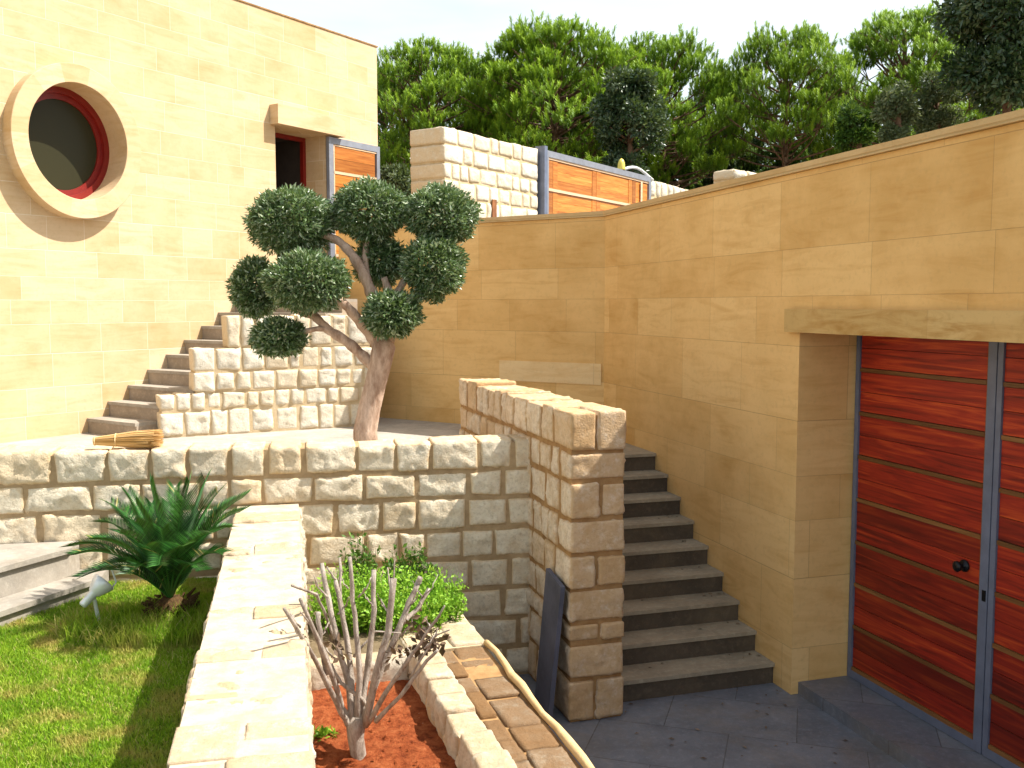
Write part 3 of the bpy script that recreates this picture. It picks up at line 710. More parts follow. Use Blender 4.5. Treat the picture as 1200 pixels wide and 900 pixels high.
# ---------------------------------------------------------------- low garden wall and lawn
Z_LW = 1.47
kR = on_z(368, 899, Z_LW); kL = on_z(193, 899, Z_LW); kRb = on_z(352, 590, Z_LW); kLb = on_z(284, 590, Z_LW)
uL = v2(kRb.x - kR.x, kRb.y - kR.y); O_L = Vector((kR.x, kR.y, 0)); FL = frame(O_L, uL)   # w>0 right
wL = (kR - kL).dot(Vector((uL.y, -uL.x, 0)))
lL = (kRb - kR).dot(uL)
print('low wall', kR, kRb, wL, lL, uL)
mb = MB(); Z_LAWN = .93
masonry(mb, FL, -2.2, lL + .06, 0.2, Z_LW, wL, (.2, .26), (.14, .40), .014, 41, .010, .020, .013, drop=.007, split_top=True, top_jit=.012, tints=(0, 1), bulge=.0, rad=.010)
o = mb.build('low_garden_wall', [M['limestone_bleached'], mortar('mortar_bleached', (.60, .52, .40), (.48, .38, .26))], smooth=True); tag(o, 'low sun-bleached stone wall running toward the camera between the lawn and the red soil bed', 'wall')

lawnR = lambda a: FL(a, 0, -wL + .05)
lg = [lawnR(-3), lawnR(lL + .1), FT(aL, 0, .02), (-9, -3)]
mb = MB(); mb.prism([(lawnR(-3).x, lawnR(-3).y), (lawnR(lL + .1).x, lawnR(lL + .1).y), (FT(aL, 0, -.05).x, FT(aL, 0, -.05).y), (-9, 5), (-9, -3)], 0, Z_LAWN)
o = mb.build('lawn_ground', M['turf'], recalc=True); tag(o, kind='structure')

# garden steps at the far left
def garden_step(z, pA, pB, back):
    A = on_z(*pA, z); B = on_z(*pB, z); d = (A - B); d.z = 0; d.normalize(); A2 = A + d * 3.5
    return A2, B
gs = empty('garden_steps', on_z(40, 690, 1.05), 'two pale stone steps at the left edge of the lawn against the block wall', 'steps')
for z, pA, pB, z0 in ((1.05, (0, 717), (118, 677), Z_LAWN - .02), (1.26, (0, 665), (84, 642), 1.051)):
    A2, B = garden_step(z, pA, pB, 0); n_ = Vector((B.y - A2.y, -(B.x - A2.x), 0)).normalized()
    if n_.y > 0: n_ = -n_
    hit = on_wall(0, 0, O_T, uT)
    # back corner on the block wall
    tB = (O_T - B).dot(Vector((uT.y, -uT.x, 0))) / (B - A2).normalized().dot(Vector((uT.y, -uT.x, 0)))
    B2 = B; W2 = FT(aL, 0, .015); 
    W1 = FT(along(O_T, uT, B2), 0, .015)
    r = MB(); r.prism([(p.x, p.y) for p in (A2 - n_ * .03, B2 - n_ * .03, W1, W2)], z0, z - .035); o = r.build('step', M['step_pale'], gs, recalc=True)
    t_ = MB(); t_.prism([(p.x, p.y) for p in (A2, B2, W1, W2)], z - .035, z); t_.build('tread', M['step_pale'], o, recalc=True)

# grass
def grass_patch(name, n, inside, xr, yr, z, hmin, hmax, seed, label):
    rnd = random.Random(seed); mb = MB(); V, Fc, T_ = mb.v, mb.f, mb.t; k = 0
    while k < n:
        x = rnd.uniform(*xr); y = rnd.uniform(*yr)
        if not inside(x, y): continue
        nz_ = noise.noise(Vector((x * 1.7, y * 1.7, 0)))
        h = rnd.uniform(hmin, hmax) * (1 + .5 * nz_); a = rnd.uniform(0, 6.283); wd_ = rnd.uniform(.0022, .0042)
        lx, ly = rnd.gauss(0, .45) * h, rnd.gauss(0, .45) * h; dx, dy = math.cos(a) * wd_, math.sin(a) * wd_
        b = len(V); V += [(x - dx, y - dy, z), (x + dx, y + dy, z), (x + lx * .4 + dx * .7, y + ly * .4 + dy * .7, z + h * .6), (x + lx * .4 - dx * .7, y + ly * .4 - dy * .7, z + h * .6), (x + lx, y + ly, z + h)]
        t0 = min(.99, max(0, .45 + rnd.gauss(0, .22) + .3 * noise.noise(Vector((x * 5, y * 5, 3)))))
        if rnd.random() < .07: t0 = 1
        Fc += [(b, b + 1, b + 2, b + 3), (b + 3, b + 2, b + 4)]; T_ += [t0, t0]; mb.m += [0, 0]; k += 1
    o = mb.build(name, M['grass'], uv=False); tag(o, label, 'grass', kind='stuff'); return o
nl = Vector((uL.y, -uL.x, 0)); gA = on_z(0, 717, Z_LAWN); gB = on_z(118, 679, Z_LAWN); gd = (gB - gA).normalized(); gn = Vector((gd.y, -gd.x, 0))
nT = Vector((uT.y, -uT.x, 0))
def in_lawn(x, y):
    p = Vector((x, y, 0))
    if (p - O_L).dot(nl) > -wL: return False
    if (p - O_T).dot(nT) < .02: return False
    if (p - Vector((gA.x, gA.y, 0))).dot(gn) < -.01 : return False
    return abs(x) < .56 * y + .35
grass_patch('lawn_grass', 90000, in_lawn, (-4.2, -.9), (2.9, 7.0), Z_LAWN, .015, .034, 1, 'short sunlit green lawn with yellowish patches left of the low wall')

# ---------------------------------------------------------------- planter right of the low wall
Z_PT = .88; Z_SOIL = .74; Z_BED = .86
e0 = on_z(692, 899, Z_PT); e1 = on_z(572, 752, Z_PT)
uE = v2(e1.x - e0.x, e1.y - e0.y); O_E = Vector((e0.x, e0.y, 0)); FE_ = frame(O_E, uE)   # w>0 right; wall inner side at negative w
# length to block wall
den = uE.dot(nT); LE = ((O_T - O_E).dot(nT)) / den
aX = (e1 - e0).dot(uE)
wE = (on_z(692, 899, Z_PT) - on_z(556, 899, Z_PT)).dot(Vector((uE.y, -uE.x, 0)))
print('planter', e0, e1, uE, 'len', LE, 'aX', aX, 'wE', wE)
cb_ = (on_z(600, 899, Z_PT) - on_z(556, 899, Z_PT)).dot(Vector((uE.y, -uE.x, 0)))
def flags(mb, F, a0, a1, w0, w1, z, seed, rows, length, mt=0, gap=.016, th=.05, amp=.008, tints=(0, 1)):
    rnd = random.Random(seed); ws = [w0 + (w1 - w0) * r for r in rows]
    for i in range(len(ws) - 1):
        for c0, c1 in cut(a1 - a0, *length, rnd):
            stone(mb, F, a0 + c0 + gap / 2, a0 + c1 - gap / 2, z - th, z + rnd.uniform(-.004, .004), ws[i] + gap / 2, ws[i + 1] - gap / 2, .024, rnd, mt, amp, 0, .018, tints[0] + (tints[1] - tints[0]) * rnd.random())
pl = empty('planter_wall', FE_(aX * .5, 0, -wE / 2), 'thick low stone wall along the red soil bed with flagstones on top, their shade put into a brown colour', 'wall')
mb = MB(); masonry(mb, FE_, -2.6, LE - .01, 0, Z_PT - .06, wE, (.2, .27), (.25, .42), .05, 51, .02, .01, .012, tints=(.2, 1))
mb.build('wall', [M['limestone_warm'], M['mortar_brown']], pl, smooth=True)
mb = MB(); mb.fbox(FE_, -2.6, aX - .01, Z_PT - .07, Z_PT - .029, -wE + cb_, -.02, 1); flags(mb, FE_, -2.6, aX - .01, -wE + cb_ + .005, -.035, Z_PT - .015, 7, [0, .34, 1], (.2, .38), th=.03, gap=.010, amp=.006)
mb.build('shaded_flagstones', [M['limestone_shaded'], M['mortar_brown']], pl, smooth=True)  # shade on this stretch of the wall top is painted as darker stone
mb = MB(); mb.fbox(FE_, aX - .005, LE - .01, Z_PT - .07, Z_PT - .015, -wE + .02, -.01, 1); flags(mb, FE_, aX - .005, LE - .012, -wE, 0, Z_PT, 8, [0, .55, 1], (.28, .5), th=.09, gap=.006, amp=.01, tints=(0, .5))
mb.build('bleached_coping', [M['limestone_bleached'], M['mortar_pale']], pl, smooth=True)
mb = MB(); path = [FE_(-2.6 + k * (aX + 2.6) / 24, Z_PT - .005 + .006 * math.sin(k * 1.7), -.008 + .007 * math.sin(k * .9) + .006 * math.sin(k * 2.3)) for k in range(25)]
mb.tube(path, [.021 + .004 * math.sin(k * 1.3) for k in range(25)], 8); mb.build('mortar_lip', mortar('mortar_lip', (.72, .52, .27), (.62, .42, .2)), pl, smooth=True)
kb = MB(); masonry(kb, FE_, -2.6, aX + .02, Z_SOIL - .15, Z_PT + .03, cb_, (.4, .5), (.17, .30), .018, 61, .008, .014, .008, w0=-wE + cb_, tints=(0, .5), sub=0)
kb.build('kerb_blocks', [M['limestone_bleached'], M['mortar_pale']], pl, smooth=True)
# soil and back bed
r0 = FL(-2.2, 0, -.03); r1 = FL(lL, 0, -.03); s0_ = FE_(-2.6, 0, -wE + .02); s1_ = FE_(LE, 0, -wE + .02)
yk = on_z(445, 792, Z_SOIL)
# wavy soil surface
mb = MB(); N = 70
for j in range(N + 1):
    for i in range(N + 1):
        v = j / N; u = i / N
        L_ = r0.lerp(r1, v); Q_ = s0_.lerp(s1_, v); p = L_.lerp(Q_, u)
        mb.v.append((p.x, p.y, Z_SOIL + .03 * fbm(Vector((p.x * 3, p.y * 3, 1)), 5) + .012 * noise.noise(Vector((p.x * 22, p.y * 22, 4)))))
for j in range(N):
    for i in range(N):
        b = j * (N + 1) + i; mb.face((b, b + 1, b + N + 2, b + N + 1))
o = mb.build('planter_soil', M['soil'], smooth=True); tag(o, kind='structure')
mb = MB(); rnd = random.Random(77)
for _ in range(420):
    v = rnd.uniform(.35, .7); u = rnd.uniform(.03, .97); p = r0.lerp(r1, v).lerp(s0_.lerp(s1_, v), u); r = rnd.uniform(.003, .012) * (1.6 if rnd.random() < .1 else 1)
    z = Z_SOIL + .03 * fbm(Vector((p.x * 3, p.y * 3, 1)), 5); b = len(mb.v); a = rnd.random() * 6
    for k in range(4): mb.v.append((p.x + r * math.cos(a + k * 1.57) * rnd.uniform(.7, 1.2), p.y + r * math.sin(a + k * 1.57), z + rnd.uniform(-.2, .4) * r))
    mb.v.append((p.x, p.y, z + r * .9))
    for k in range(4): mb.face((b + k, b + (k + 1) % 4, b + 4), 0, rnd.random())
o = mb.build('soil_clods', M['soil'], uv=False); tag(o, 'loose crumbs of red earth scattered over the soil bed', 'soil clods', kind='stuff')
# cross kerb between the soil and the herb bed
kl = on_z(368, 772, Z_PT + .01); kr = on_z(522, 762, Z_PT + .01)
uK = v2(perpR.x, perpR.y); klp = on_z(445, 769, Z_PT + .01); FK = frame(Vector((klp.x, klp.y, 0)), uK)
aKl = -((Vector((klp.x, klp.y, 0)) - O_L).dot(nl)) / uK.dot(nl); nE = Vector((uE.y, -uE.x, 0)); aKr = (-wE - (Vector((klp.x, klp.y, 0)) - O_E).dot(nE)) / uK.dot(nE)
mb = MB(); masonry(mb, FK, aKl + .0, aKr + .01, Z_SOIL - .12, Z_PT + .02, .13, (.4, .5), (.34, .6), .022, 71, .006, .009, .008, tints=(0, .6), sub=0)
o = mb.build('cross_kerb', [M['limestone_bleached'], M['mortar_pale']], smooth=True); tag(o, 'short pale stone kerb dividing the red soil from the green herb bed', 'kerb')
k0 = FK(aKl, 0, -.1); k1 = FK(aKr, 0, -.1)
mb = MB(); mb.prism([(k0.x, k0.y), (k1.x, k1.y), (s1_.x, s1_.y), (r1.x, r1.y)], .4, Z_BED - .01); o = mb.build('herb_bed_soil', M['dirt'], recalc=True); tag(o, kind='structure')

# dark board leaning against the pier
bt0, bt1 = on_wall(652, 674, P0 - perpR * .05, uP), on_wall(672, 687, P0 - perpR * .05, uP)
bb = on_z(668, 838, 0.0)
a0_, a1_ = .03, .33
mb = MB(); zt_ = .95
zt_ = on_wall(662, 680, P0, uP).z
mb.hexa([FP(a0_, 0.003, .16), FP(a1_, .003, .16), FP(a1_, .003, .125), FP(a0_, .003, .125), FP(a0_, zt_ - .02, .062), FP(a1_ + .02, zt_ + .03, .062), FP(a1_ + .02, zt_ + .03, .03), FP(a0_, zt_ - .02, .03)])
o = mb.build('slate_slab', M['slate_board'], recalc=True); tag(o, 'dark slate slab leaning on the side of the rough pier wall', 'slab')

# ---------------------------------------------------------------- foliage helpers
def leaf_cloud(mb, c, rad, n, size, rnd, shell=.55, ratio=.28, tint=(0, 1), m=0, flat_=0, lump=.0, up=.0):
    c = Vector(c); V, Fc = mb.v, mb.f
    for _ in range(n):
        d = Vector((rnd.gauss(0, 1), rnd.gauss(0, 1), rnd.gauss(0, 1))).normalized()
        r = shell + (1 - shell) * rnd.random() ** .6
        r *= 1 + lump * noise.noise(d * 2.3 + c)
        p = c + Vector((d.x * rad[0], d.y * rad[1], d.z * rad[2])) * r
        g = (d + Vector((rnd.gauss(0, .7), rnd.gauss(0, .7), rnd.gauss(0, .7) + up))).normalized()
        s = g.cross(Vector((rnd.gauss(0, 1), rnd.gauss(0, 1), rnd.gauss(0, 1)))).normalized()
        L = size * rnd.uniform(.65, 1.25); w_ = L * ratio
        b = len(V); tv = min(1, max(0, tint[0] + (tint[1] - tint[0]) * rnd.random() ** 1.2))
        mid = p + g * (L * .5) + s.cross(g) * (L * .06)
        V.append(tuple(p)); V.append(tuple(mid + s * w_ * .5)); V.append(tuple(p + g * L)); V.append(tuple(mid - s * w_ * .5))
        Fc.append((b, b + 1, b + 2, b + 3)); mb.m.append(m); mb.t.append(tv)

# ---------------------------------------------------------------- topiary olive tree
OY = 8.9
base = on_z(430, 505, Z_T); 
ol = empty('olive_tree', Vector((at(430, 505, OY).x, OY, Z_T)), 'topiary olive tree clipped into nine round leafy pads on bare branches', 'tree')
pads = [((342, 260), 51, 41, .05), ((432, 247), 45, 37, .15), ((517, 253), 42, 37, .1), ((299, 337), 27, 38, .35), ((361, 330), 50, 37, -.25), ((446, 307), 31, 30, .28), ((508, 314), 36, 40, -.02), ((460, 368), 34, 28, -.2), ((327, 395), 32, 23, -.1)]
def T3(px, py, dy=0): return at(px, py, OY + dy)
tr = MB()
trunk = [Vector((T3(429, 530).x, OY, Z_T - .05)), T3(428, 505), T3(433, 478), T3(440, 450), T3(446, 425), T3(450, 405), T3(452, 396)]
tr.tube(trunk, [.125, .112, .105, .10, .105, .11, .07], 14)
def limb(pts, r):
    P = [T3(*p) for p in pts]; out = []
    for i in range(len(P) - 1):
        for k in range(4):
            t_ = k / 4; p0 = P[max(i - 1, 0)]; p1 = P[i]; p2 = P[i + 1]; p3 = P[min(i + 2, len(P) - 1)]
            out.append(.5 * ((2 * p1) + (p2 - p0) * t_ + (2 * p0 - 5 * p1 + 4 * p2 - p3) * t_ ** 2 + (3 * p1 - p0 - 3 * p2 + p3) * t_ ** 3))
    out.append(P[-1]); n = len(out)
    tr.tube(out, [(r[0] + (r[1] - r[0]) * i / (n - 1)) * (1 + .12 * math.sin(i * 2.1)) for i in range(n)], 10)
limb([(440, 432), (426, 418), (406, 400), (384, 386), (370, 372), (352, 365, .2), (320, 350, .3)], (.055, .03))
limb([(392, 390), (375, 385, -.05), (352, 390, -.1), (335, 395, -.1)], (.028, .02))
limb([(446, 410), (436, 395), (420, 375, -.1), (404, 357, -.2), (385, 345, -.2)], (.06, .035))
limb([(450, 405), (440, 360), (432, 335), (420, 310), (405, 290), (388, 278), (360, 272, .05)], (.065, .028))
limb([(432, 338), (428, 300, .1), (432, 270, .15)], (.035, .025))
limb([(454, 402), (462, 370, .05), (458, 350, .1), (450, 325, .1)], (.06, .03))
limb([(452, 398), (480, 360, .1), (500, 335, .1)], (.05, .03))
limb([(462, 350, .1), (478, 320, .15), (490, 285, .15), (505, 265, .1)], (.04, .022))
limb([(372, 376), (360, 350, .0), (358, 335, -.2)], (.03, .02))
for v, n_ in enumerate([]): pass
tr.build('trunk', M['olive_bark'], ol, smooth=True)
rnd = random.Random(12)
for (cxy, rx, ry, dy) in pads:
    c = T3(cxy[0], cxy[1], dy); k = c.y / F_PX
    mb = MB(); R3 = (rx * k * .94, (rx + ry) / 2 * k * .92, ry * k * .91)
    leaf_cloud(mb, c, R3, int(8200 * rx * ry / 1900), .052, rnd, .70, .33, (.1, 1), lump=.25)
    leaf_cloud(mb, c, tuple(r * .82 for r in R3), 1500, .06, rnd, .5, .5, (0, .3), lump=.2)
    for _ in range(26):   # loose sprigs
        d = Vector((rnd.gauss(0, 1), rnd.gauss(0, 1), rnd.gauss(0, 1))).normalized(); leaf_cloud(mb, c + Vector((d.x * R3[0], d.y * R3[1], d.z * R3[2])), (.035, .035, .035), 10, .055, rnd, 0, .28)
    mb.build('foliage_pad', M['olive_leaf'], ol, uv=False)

# ---------------------------------------------------------------- cycad
cb = on_z(196, 704, Z_LAWN); cb = Vector((cb.x, cb.y, Z_LAWN))
cb = at(200, 700, 6.1); cb.z = Z_LAWN
cy = empty('cycad', cb, 'dark green cycad palm with stiff arching fronds at the end of the lawn', 'plant')
mb = MB(); mb.tube([cb, cb + UP * .05, cb + UP * .10, cb + UP * .15], [.12, .13, .11, .05], 14)
rnd = random.Random(6)
for _ in range(140):
    a = rnd.random() * 6.283; z = rnd.uniform(.01, .13); p = cb + Vector((math.cos(a) * .12, math.sin(a) * .12, z)); q_ = p + Vector((math.cos(a) * .06, math.sin(a) * .06, rnd.uniform(-.02, .05)))
    mb.tube([p, q_], [.014, .006], 4)
mb.build('trunk', M['cycad_trunk'], cy)
K = 6.1 / F_PX
def frond(tip, lift, rnd):
    """tip = world tip, arching path from the crown"""
    s = cb + UP * .13; m_ = (s + tip) / 2 + UP * lift
    f = MB(); N = 26; pts = [(1 - t) ** 2 * s + 2 * t * (1 - t) * m_ + t * t * tip for t in (i / N for i in range(N + 1))]
    f.tube(pts, [.008 * (1 - i / N * .75) for i in range(N + 1)], 5, 0, .75)
    Lf = (tip - s).length
    for i in range(4, N * 2 + 1):
        t = i / (N * 2); k = min(N - 1, int(t * N)); fr = t * N - k; p = pts[k].lerp(pts[k + 1], min(1, fr)); d = (pts[min(k + 1, N)] - pts[max(0, k - 1)]).normalized()
        sd = d.cross(UP); sd = sd.normalized() if sd.length > .1 else Vector((1, 0, 0)); upv = sd.cross(d)
        ll = Lf * .27 * (math.sin(min(1, t * 1.25) * 2.2 + .35)) * (1 - .35 * t) + .02
        for sg in (-1, 1):
            g = (sd * sg * .78 + d * (.62 + .35 * t) + upv * .30).normalized(); wv = d * .0052
            e = p + g * ll; mid = p + g * ll * .5 + upv * .004
            tv = min(.88, rnd.random() * .9); tv = 1.0 if rnd.random() < .012 else tv
            b = len(f.v); f.v += [tuple(p - wv * .6), tuple(p + wv * .6), tuple(mid + wv), tuple(e), tuple(mid - wv)]; f.face((b, b + 1, b + 2, b + 3, b + 4), 0, tv)
    f.build('frond', M['cycad_leaf'], cy, uv=False)
tips = [((88, 650), -.3, .20), ((96, 676), -.45, .16), ((85, 640), .1, .2), ((118, 612), .15, .2), ((130, 590), .25, .2), ((150, 578), .1, .1), ((176, 566), -.05, .1), ((165, 600), .3, .1), ((205, 572), .25, .1), ((222, 566), 0, .1), ((240, 563), -.1, .12), ((255, 578), -.15, .14), ((285, 583), .05, .18), ((281, 600), -.2, .16), ((268, 618), .25, .18), ((262, 650), -.4, .15), ((236, 668), -.55, .18), ((150, 672), -.6, .2), ((120, 665), -.15, .2), ((186, 662), -.7, .22), ((196, 590), .35, .1), ((232, 600), .3, .1), ((215, 585), -.35, .1), ((140, 625), -.5, .18), ((110, 632), -.2, .2), ((270, 590), .2, .2), ((158, 612), -.4, .15), ((248, 625), -.5, .16), ((170, 640), -.6, .14), ((215, 640), -.65, .14), ((190, 620), -.4, .1), ((225, 610), .0, .1), ((160, 590), -.1, .1), ((130, 660), .1, .16), ((205, 600), .1, .08), ((178, 590), .2, .08), ((258, 600), .35, .12), ((146, 600), .45, .12)]
for (px, py), dy, lift in tips:
    tp = at(px, py, 6.1 + dy); tp.z = max(tp.z, Z_LAWN + .10); frond(tp, lift * rnd.uniform(.8, 1.2) + .05, rnd)

# long grass clump round the cycad
def in_tuft(x, y):
    d = math.hypot((x - cb.x) / .62, (y - (cb.y - .22)) / .36); return d < 1 and in_lawn(x, y) and noise.noise(Vector((x * 6, y * 6, 2))) > -.25
grass_patch('long_grass', 3800, in_tuft, (cb.x - .8, cb.x + .6), (cb.y - .7, cb.y + .4), Z_LAWN, .06, .17, 3, 'longer untrimmed dark grass around the foot of the cycad')

# garden spotlight
sp = at(113, 692, 5.9); sl = empty('garden_spotlight', Vector((sp.x + .05, sp.y, Z_LAWN)), 'small silver garden spotlight lying in the grass beside the steps', 'spotlight')
head = at(122, 682, 5.9); tail = at(96, 710, 5.8); d = (head - tail).normalized(); Lh = (head - tail).length
mb = MB(); mb.tube([tail, tail + d * Lh * .05, tail + d * Lh * .50, tail + d * Lh * .55, tail + d * Lh * .85, head, head + d * .006], [.018, .026, .028, .04, .066, .075, .07], 20); mb.build('housing', M['silver'], sl, smooth=True)
mb = MB(); mb.tube([tail + d * Lh * .5, Vector((tail.x + .06, sp.y + .02, Z_LAWN - .02))], .012, 8); mb.build('spike', M['silver'], sl)
mb = MB(); hp = head + Vector((.02, 0, -.03)); mb.tube([head - UP * .06 + Vector((.03, 0, 0)), head + Vector((.075, 0, .0)), head + Vector((.05, 0, .08)), head + Vector((.04, 0, .11))], .006, 6, 0, .5); mb.build('bracket', M['white_plastic'], sl)

# broom on the parapet
zb = on_wall(150, 518, O_T, uT).z
bh = FT(along(O_T, uT, on_wall(104, 516, O_T, uT)), Z_W + .055, -.10); be = FT(along(O_T, uT, on_wall(186, 514, O_T, uT)), Z_W + .06, -.12)
br = empty('straw_broom', bh, 'golden straw hand broom lying on top of the block wall', 'broom')
mb = MB(); rnd = random.Random(8); d = be - bh; s_ = d.cross(UP).normalized()
for _ in range(700):
    a = rnd.random() * 6.283; r = math.sqrt(rnd.random()); o1 = (s_ * math.cos(a) + UP * math.sin(a)) * r
    L_ = rnd.uniform(.82, 1.03); mb.tube([bh + d * .02 + o1 * .026, bh + d * .3 + o1 * .042, bh + d * .62 + o1 * .062, bh + d * L_ + s_ * math.cos(a) * r * .10 + UP * math.sin(a) * r * .068], [.004, .004, .0034, .0016], 3, 0, rnd.random(), False)
mb.build('bristles', M['straw'], br)
for t_ in (.04, .34):
    mb = MB(); c = bh + d * t_; mb.tube([c + (s_ * math.cos(k * .628) + UP * math.sin(k * .628)) * (.030 + .05 * t_) for k in range(11)], .005, 5, 0, .9)
    mb.build('binding', M['straw'], br)

# ---------------------------------------------------------------- pruned shrub
SY = 4.62
ss = at(420, 902, SY); ss = Vector((ss.x, ss.y, Z_SOIL))
shb = empty('pruned_shrub', ss, 'leafless pruned shrub with grey cut branches growing from the red soil', 'shrub')
mb = MB(); rnd = random.Random(21)
def B(pts, r0_, r1_, dys=None):
    P = [at(p[0], p[1], SY + (p[2] if len(p) > 2 else 0)) for p in pts]; out = []
    for i in range(len(P) - 1):
        for k in range(4): out.append(P[i].lerp(P[i + 1], k / 4) + Vector((rnd.gauss(0, .0022), rnd.gauss(0, .0022), 0)))
    out.append(P[-1]); n = len(out); mb.tube(out, [(r0_ + (r1_ - r0_) * i / (n - 1)) * .84 + abs(rnd.gauss(0, .0012)) for i in range(n)], 9)
mb.tube([ss - UP * .06, at(421, 890, SY), at(417, 866, SY), at(417, 850, SY), at(420, 840, SY)], [.045, .038, .040, .048, .03], 12)
B([(410, 852), (400, 835, -.05), (372, 778, -.25), (333, 713, -.55)], .018, .009)
B([(413, 850), (402, 830), (385, 780, -.2), (352, 702, -.42)], .02, .010)
B([(384, 790, -.18), (376, 760, -.2), (373, 718, -.22)], .016, .012)
B([(414, 845), (408, 800, .05), (392, 740, .05), (377, 660, .08)], .022, .012)
B([(416, 845), (410, 780, .1), (400, 710, .12), (393, 680, .15)], .019, .012)
B([(393, 680, .15), (383, 664, .15)], .008, .004); B([(400, 715, .2), (398, 653, .25)], .008, .006)
B([(418, 845), (422, 790), (415, 720), (410, 653, -.05)], .02, .009)
B([(420, 845), (430, 790, .05), (437, 730, .05), (438, 668, .08)], .02, .013)
B([(428, 850), (440, 790, -.1), (455, 740, -.1), (461, 678, -.1)], .024, .017)
B([(454, 745, -.1), (459, 700, 0), (454, 665, .05)], .006, .003); B([(461, 680, -.1), (463, 655, -.1)], .004, .002)
B([(422, 846), (445, 790, .1), (470, 730, .15), (490, 682, .2)], .022, .016)
B([(472, 730, .15), (488, 715, .2), (503, 690, .25)], .014, .012)
B([(490, 684, .2), (493, 676, .2)], .019, .015)
B([(430, 850), (460, 800, -.15), (492, 755, -.25), (521, 710, -.35)], .016, .004)
B([(440, 845, -.1), (470, 815, -.2), (500, 775, -.25), (513, 762, -.3)], .013, .007)
B([(480, 795, -.2), (510, 745, -.25), (527, 738, -.3)], .006, .002)
B([(404, 780, .05), (385, 730, .1), (372, 697, -.05), (342, 686, -.25)], .009, .007)
B([(396, 800, -.1), (370, 740, -.3), (352, 717, -.42)], .006, .003)
B([(440, 842), (425, 820), (400, 800), (388, 778)], .012, .007)
B([(413, 770, .05), (440, 740, .1), (470, 742, .1)], .007, .004)
tips_ = [(360, 760, -.3), (352, 735, -.3), (384, 700, .05), (396, 720, .1), (420, 700, 0), (437, 710, .05), (458, 720, -.1), (480, 710, .18), (496, 700, .22), (505, 735, -.3), (498, 760, -.25), (372, 750, -.2), (408, 690, .2), (470, 745, .1), (485, 770, -.2), (445, 760, -.1), (390, 770, 0)]
for (px, py, dy) in tips_:
    for _ in range(2):
        s_ = rnd.choice((-1, 1)); L = rnd.uniform(8, 26)
        B([(px, py, dy), (px + s_ * L * .45, py - L * .5, dy + rnd.uniform(-.04, .04)), (px + s_ * L * .7, py - L * 1.1, dy + rnd.uniform(-.06, .06))], .0042, .0014)
mb.build('branches', M['twig_bark'], shb, smooth=True)
mb = MB()
for px, py, n_ in ((505, 748, 34), (495, 757, 26), (488, 733, 14), (512, 752, 20), (470, 765, 16), (392, 757, 14), (462, 770, 10), (500, 718, 6), (475, 785, 6), (400, 765, 8)):
    leaf_cloud(mb, at(px, py, SY - .1), (.035, .05, .03), n_, .05, rnd, 0, .55, (0, 1))
mb.build('dead_leaves', M['dry_leaf'], shb, uv=False)

# herbs
def herb(px, py, y, rx, rz, n, seed, label, mt='herb_leaf', size=.028, grp='green plants in the back bed'):
    rnd = random.Random(seed); c = at(px, py, y); mb = MB(); stems = max(12, n // 26)
    for _ in range(stems):
        a = rnd.random() * 6.283; r = math.sqrt(rnd.random()); x, yy = math.cos(a) * r * rx, math.sin(a) * r * rx * .8
        h = rz * (1 - .45 * r * r) * rnd.uniform(.55, 1.25)
        p0 = Vector((c.x + x * .7, c.y + yy * .7, Z_BED - .02)); p1 = Vector((c.x + x, c.y + yy, Z_BED + h))
        mb.tube([p0, p1], [.003, .0015], 3, 0, .2, False)
        for k in range(n // stems):
            t_ = .25 + .75 * rnd.random(); p = p0.lerp(p1, t_)
            leaf_cloud(mb, p, (.035, .035, .02), 1, size, rnd, .4, .5, (.0 + .4 * t_, .5 + .5 * t_), up=.5)
    o = mb.build('herb_plant', M[mt], uv=False); tag(o, label, 'plant', grp)
herb(412, 720, 6.15, .30, .38, 4200, 1, 'bright green herb clump on the left, behind the pruned shrub')
herb(470, 720, 6.2, .34, .34, 4700, 2, 'wide bright green herb clump in the middle of the back bed')
herb(512, 716, 6.3, .22, .30, 2800, 3, 'yellow-green herb clump at the right, spilling onto the coping')
herb(424, 690, 6.8, .14, .46, 900, 4, 'tall dark green herb against the block wall at the left', 'hedge_leaf', .04)
herb(478, 700, 6.8, .20, .34, 1100, 5, 'dark leafy plant against the block wall behind the bright herbs', 'hedge_leaf', .045)
# small weed in the soil
mb = MB(); rnd = random.Random(5); wp = on_z(378, 862, Z_SOIL)
for _ in range(26):
    a = rnd.random() * 6.283; r = rnd.random() * .07; leaf_cloud(mb, wp + Vector((math.cos(a) * r, math.sin(a) * r, .01)), (.012, .012, .01), 5, .035, rnd, 0, .4, (.2, .8), up=.4)
o = mb.build('weed', M['herb_leaf'], uv=False); tag(o, 'small pale green weed growing in the red soil beside the low wall', 'plant')

